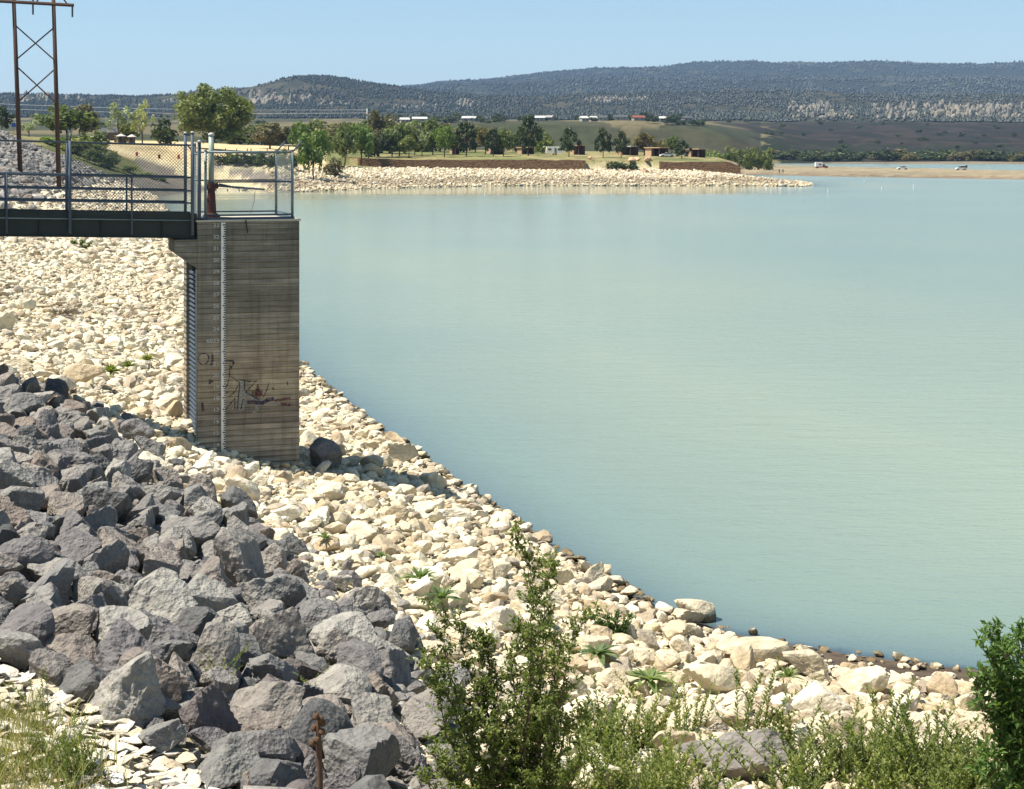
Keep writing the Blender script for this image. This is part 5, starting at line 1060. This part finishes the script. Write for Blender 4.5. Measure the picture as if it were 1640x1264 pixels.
# ---------------------------------------------------------------- people
def person(x, Yd, label, lean=0, h=1.75, shirt='cloth'):
    X_ = (x-CX)/F*Yd; z = H1(X_, Yd); bm = bmesh.new(); J = {'p':(0,0,.95),'c':(0,.0,1.28),'n':(0,0,1.48),'h':(0,-.02,1.56),'t':(0,-.02,1.74),'ls':(.18,0,1.42),'le':(.25,.02,1.12),'lw':(.24,-.08,.88),'lf':(.24,-.10,.78),'rs':(-.18,0,1.42),'re':(-.25,.02,1.12),'rw':(-.24,-.08,.88),'rf':(-.24,-.10,.78),'lh':(.09,0,.92),'lk':(.11,-.02,.5),'la':(.12,.02,.09),'lt':(.12,-.17,.03),'rh':(-.09,0,.92),'rk':(-.11,-.05,.5),'ra':(-.12,.0,.09),'rt':(-.12,-.17,.03)}
    Rr = dict(p=.15,c=.155,n=.06,h=.085,t=.08,ls=.07,le=.05,lw=.035,lf=.035,rs=.07,re=.05,rw=.035,rf=.035,lh=.10,lk=.07,la=.045,lt=.035,rh=.10,rk=.07,ra=.045,rt=.035)
    E = 'p-c c-n n-h h-t c-ls ls-le le-lw lw-lf c-rs rs-re re-rw rw-rf p-lh lh-lk lk-la la-lt p-rh rh-rk rk-ra ra-rt'.split(); ids = {k_: i for i, k_ in enumerate(J)}
    me = bpy.data.meshes.new('person'); me.from_pydata([Vector(v)*(h/1.78) for v in J.values()], [tuple(ids[q] for q in e.split('-')) for e in E], []); o = link('person', me); o.location = (X_, Yd, z); o.rotation_euler = (0,0,lean)
    sk = o.modifiers.new('skin', 'SKIN'); 
    for k_, i in ids.items(): me.skin_vertices[0].data[i].radius = (Rr[k_], Rr[k_])
    me.skin_vertices[0].data[0].use_root = True; sb = o.modifiers.new('sub', 'SUBSURF'); sb.levels = 1; sb.render_levels = 1; me.materials.append(M[shirt]); tag(o, label, 'person')
try:
    person(1248, 640, 'person in dark clothes standing at the water, left one of two on the sandbar', .6); person(1254, 640, 'person in dark clothes standing at the water, right one of two on the sandbar', -.8, 1.7)
except Exception as e_: print('person failed', e_)
# ---------------------------------------------------------------- markers, posts, dock, signs
for i, (x, y, h) in enumerate(((496,311,9),(776,312,7),(861,312,8),(885,309,6),(936,311,9),(1040,313,10),(1235,308,8),(1326,308,8),(1412,303,7),(1463,302,9),(1384,291,3),(1420,284,3))):
    Yd = F*EYE/(y-HY); X_ = (x-CX)/F*Yd; m = MB(); m.tube([(X_,Yd,-.6),(X_,Yd,h*.75/F*Yd)], .07, 8); o = m.build('marker_stake', M['white']); tag(o, 'thin white marker stake standing in the shallow water off the far shore', 'stake', 'white marker stakes in the lake')
for i, x in enumerate((361,379,396,402,428,446)):
    Yd = ray_ground(x,245,385,520).y; X_ = (x-CX)/F*Yd; z = H1(X_, Yd); m = MB(); m.tube([(X_,Yd,z-.3),(X_,Yd,z+1.1),(X_,Yd,z+1.2)], [.12,.12,.05], 8); tag(m.build('bollard', M['wood']), 'short timber bollard along the edge of the sandy lot', 'bollard', 'timber bollards by the sandy lot')
for (x, Yd, c_, lab) in ((219,ray_ground(219,250,350,520).y,'red','red barrel at the top of the boat ramp, leftmost'),(255,ray_ground(255,254,350,520).y,'rust','dark red barrel lower on the boat ramp'),(286,ray_ground(286,254,350,520).y,'red','red barrel behind the tall bridge post')):
    X_ = (x-CX)/F*Yd; z = H1(X_, Yd); m = MB(); m.tube([(X_,Yd,z),(X_,Yd,z+.1),(X_,Yd,z+.5),(X_,Yd,z+.95),(X_,Yd,z+1.0)], [.3,.32,.33,.30,.22], 12); tag(m.build('barrel', M[c_]), lab, 'barrel')
X_ = (315-CX)/F*412; z = H1(X_, 412); sg = empty('orange_sign', (X_, 412, z)); tag(sg, 'orange board on a post seen between the gate posts', 'sign'); m = MB(); m.box((-.55,-.03,1.0),(.55,.03,2.3)); m.build('board', M['orange'], sg); m = MB(); m.tube([(0,.06,-.3),(0,.06,2.2)], .05, 8); m.build('post', M['wood'], sg)
X_ = (22-CX)/F*430; z = H1(X_, 430); sg = empty('blue_sign', (X_, 430, z)); tag(sg, 'small blue sign beside the left pylon pole', 'sign'); M['blue'] = plain('blue_paint', (.03,.10,.45), .5, .4); m = MB(); m.box((-.55,-.03,2.0),(.55,.03,3.1)); m.build('board', M['blue'], sg); m = MB(); m.tube([(0,.06,-.3),(0,.06,3.0)], .05, 8); m.build('post', M['stucco'], sg)
Yd = 405; dk_ = empty('boat_dock', ((372-CX)/F*Yd, Yd, 0), -.25); tag(dk_, 'low white edged floating dock at the foot of the boat ramp', 'dock')
m = MB(); m.box((-5,-.8,.30),(5,.8,.42)); m.build('decking', M['stucco'], dk_); m = MB(); m.box((-5.1,-.92,.24),(5.1,-.803,.46)); m.build('white_edge', M['white'], dk_)
for q in (-4,-1,2,4.5): m = MB(); m.tube([(q,-.5,-1),(q,-.5,.298)], .16, 8); m.build('pile', M['wood'], dk_)
# ---------------------------------------------------------------- haze
m = MB(); m.box((-9000, -80, -6), (9000, 12500, 520)); hz = m.build('haze', [], None)
hm = bpy.data.materials.new('haze_air'); hm.use_nodes = True; t = hm.node_tree; t.nodes.clear(); o_ = t.nodes.new('ShaderNodeOutputMaterial'); v_ = t.nodes.new('ShaderNodeVolumePrincipled'); v_.inputs['Color'].default_value = (.40,.62,1.0,1); v_.inputs['Density'].default_value = 6.0e-5; v_.inputs['Anisotropy'].default_value = .2
t.links.new(v_.outputs[0], o_.inputs['Volume']); hz.data.materials.append(hm); tag(hz, kind='stuff')
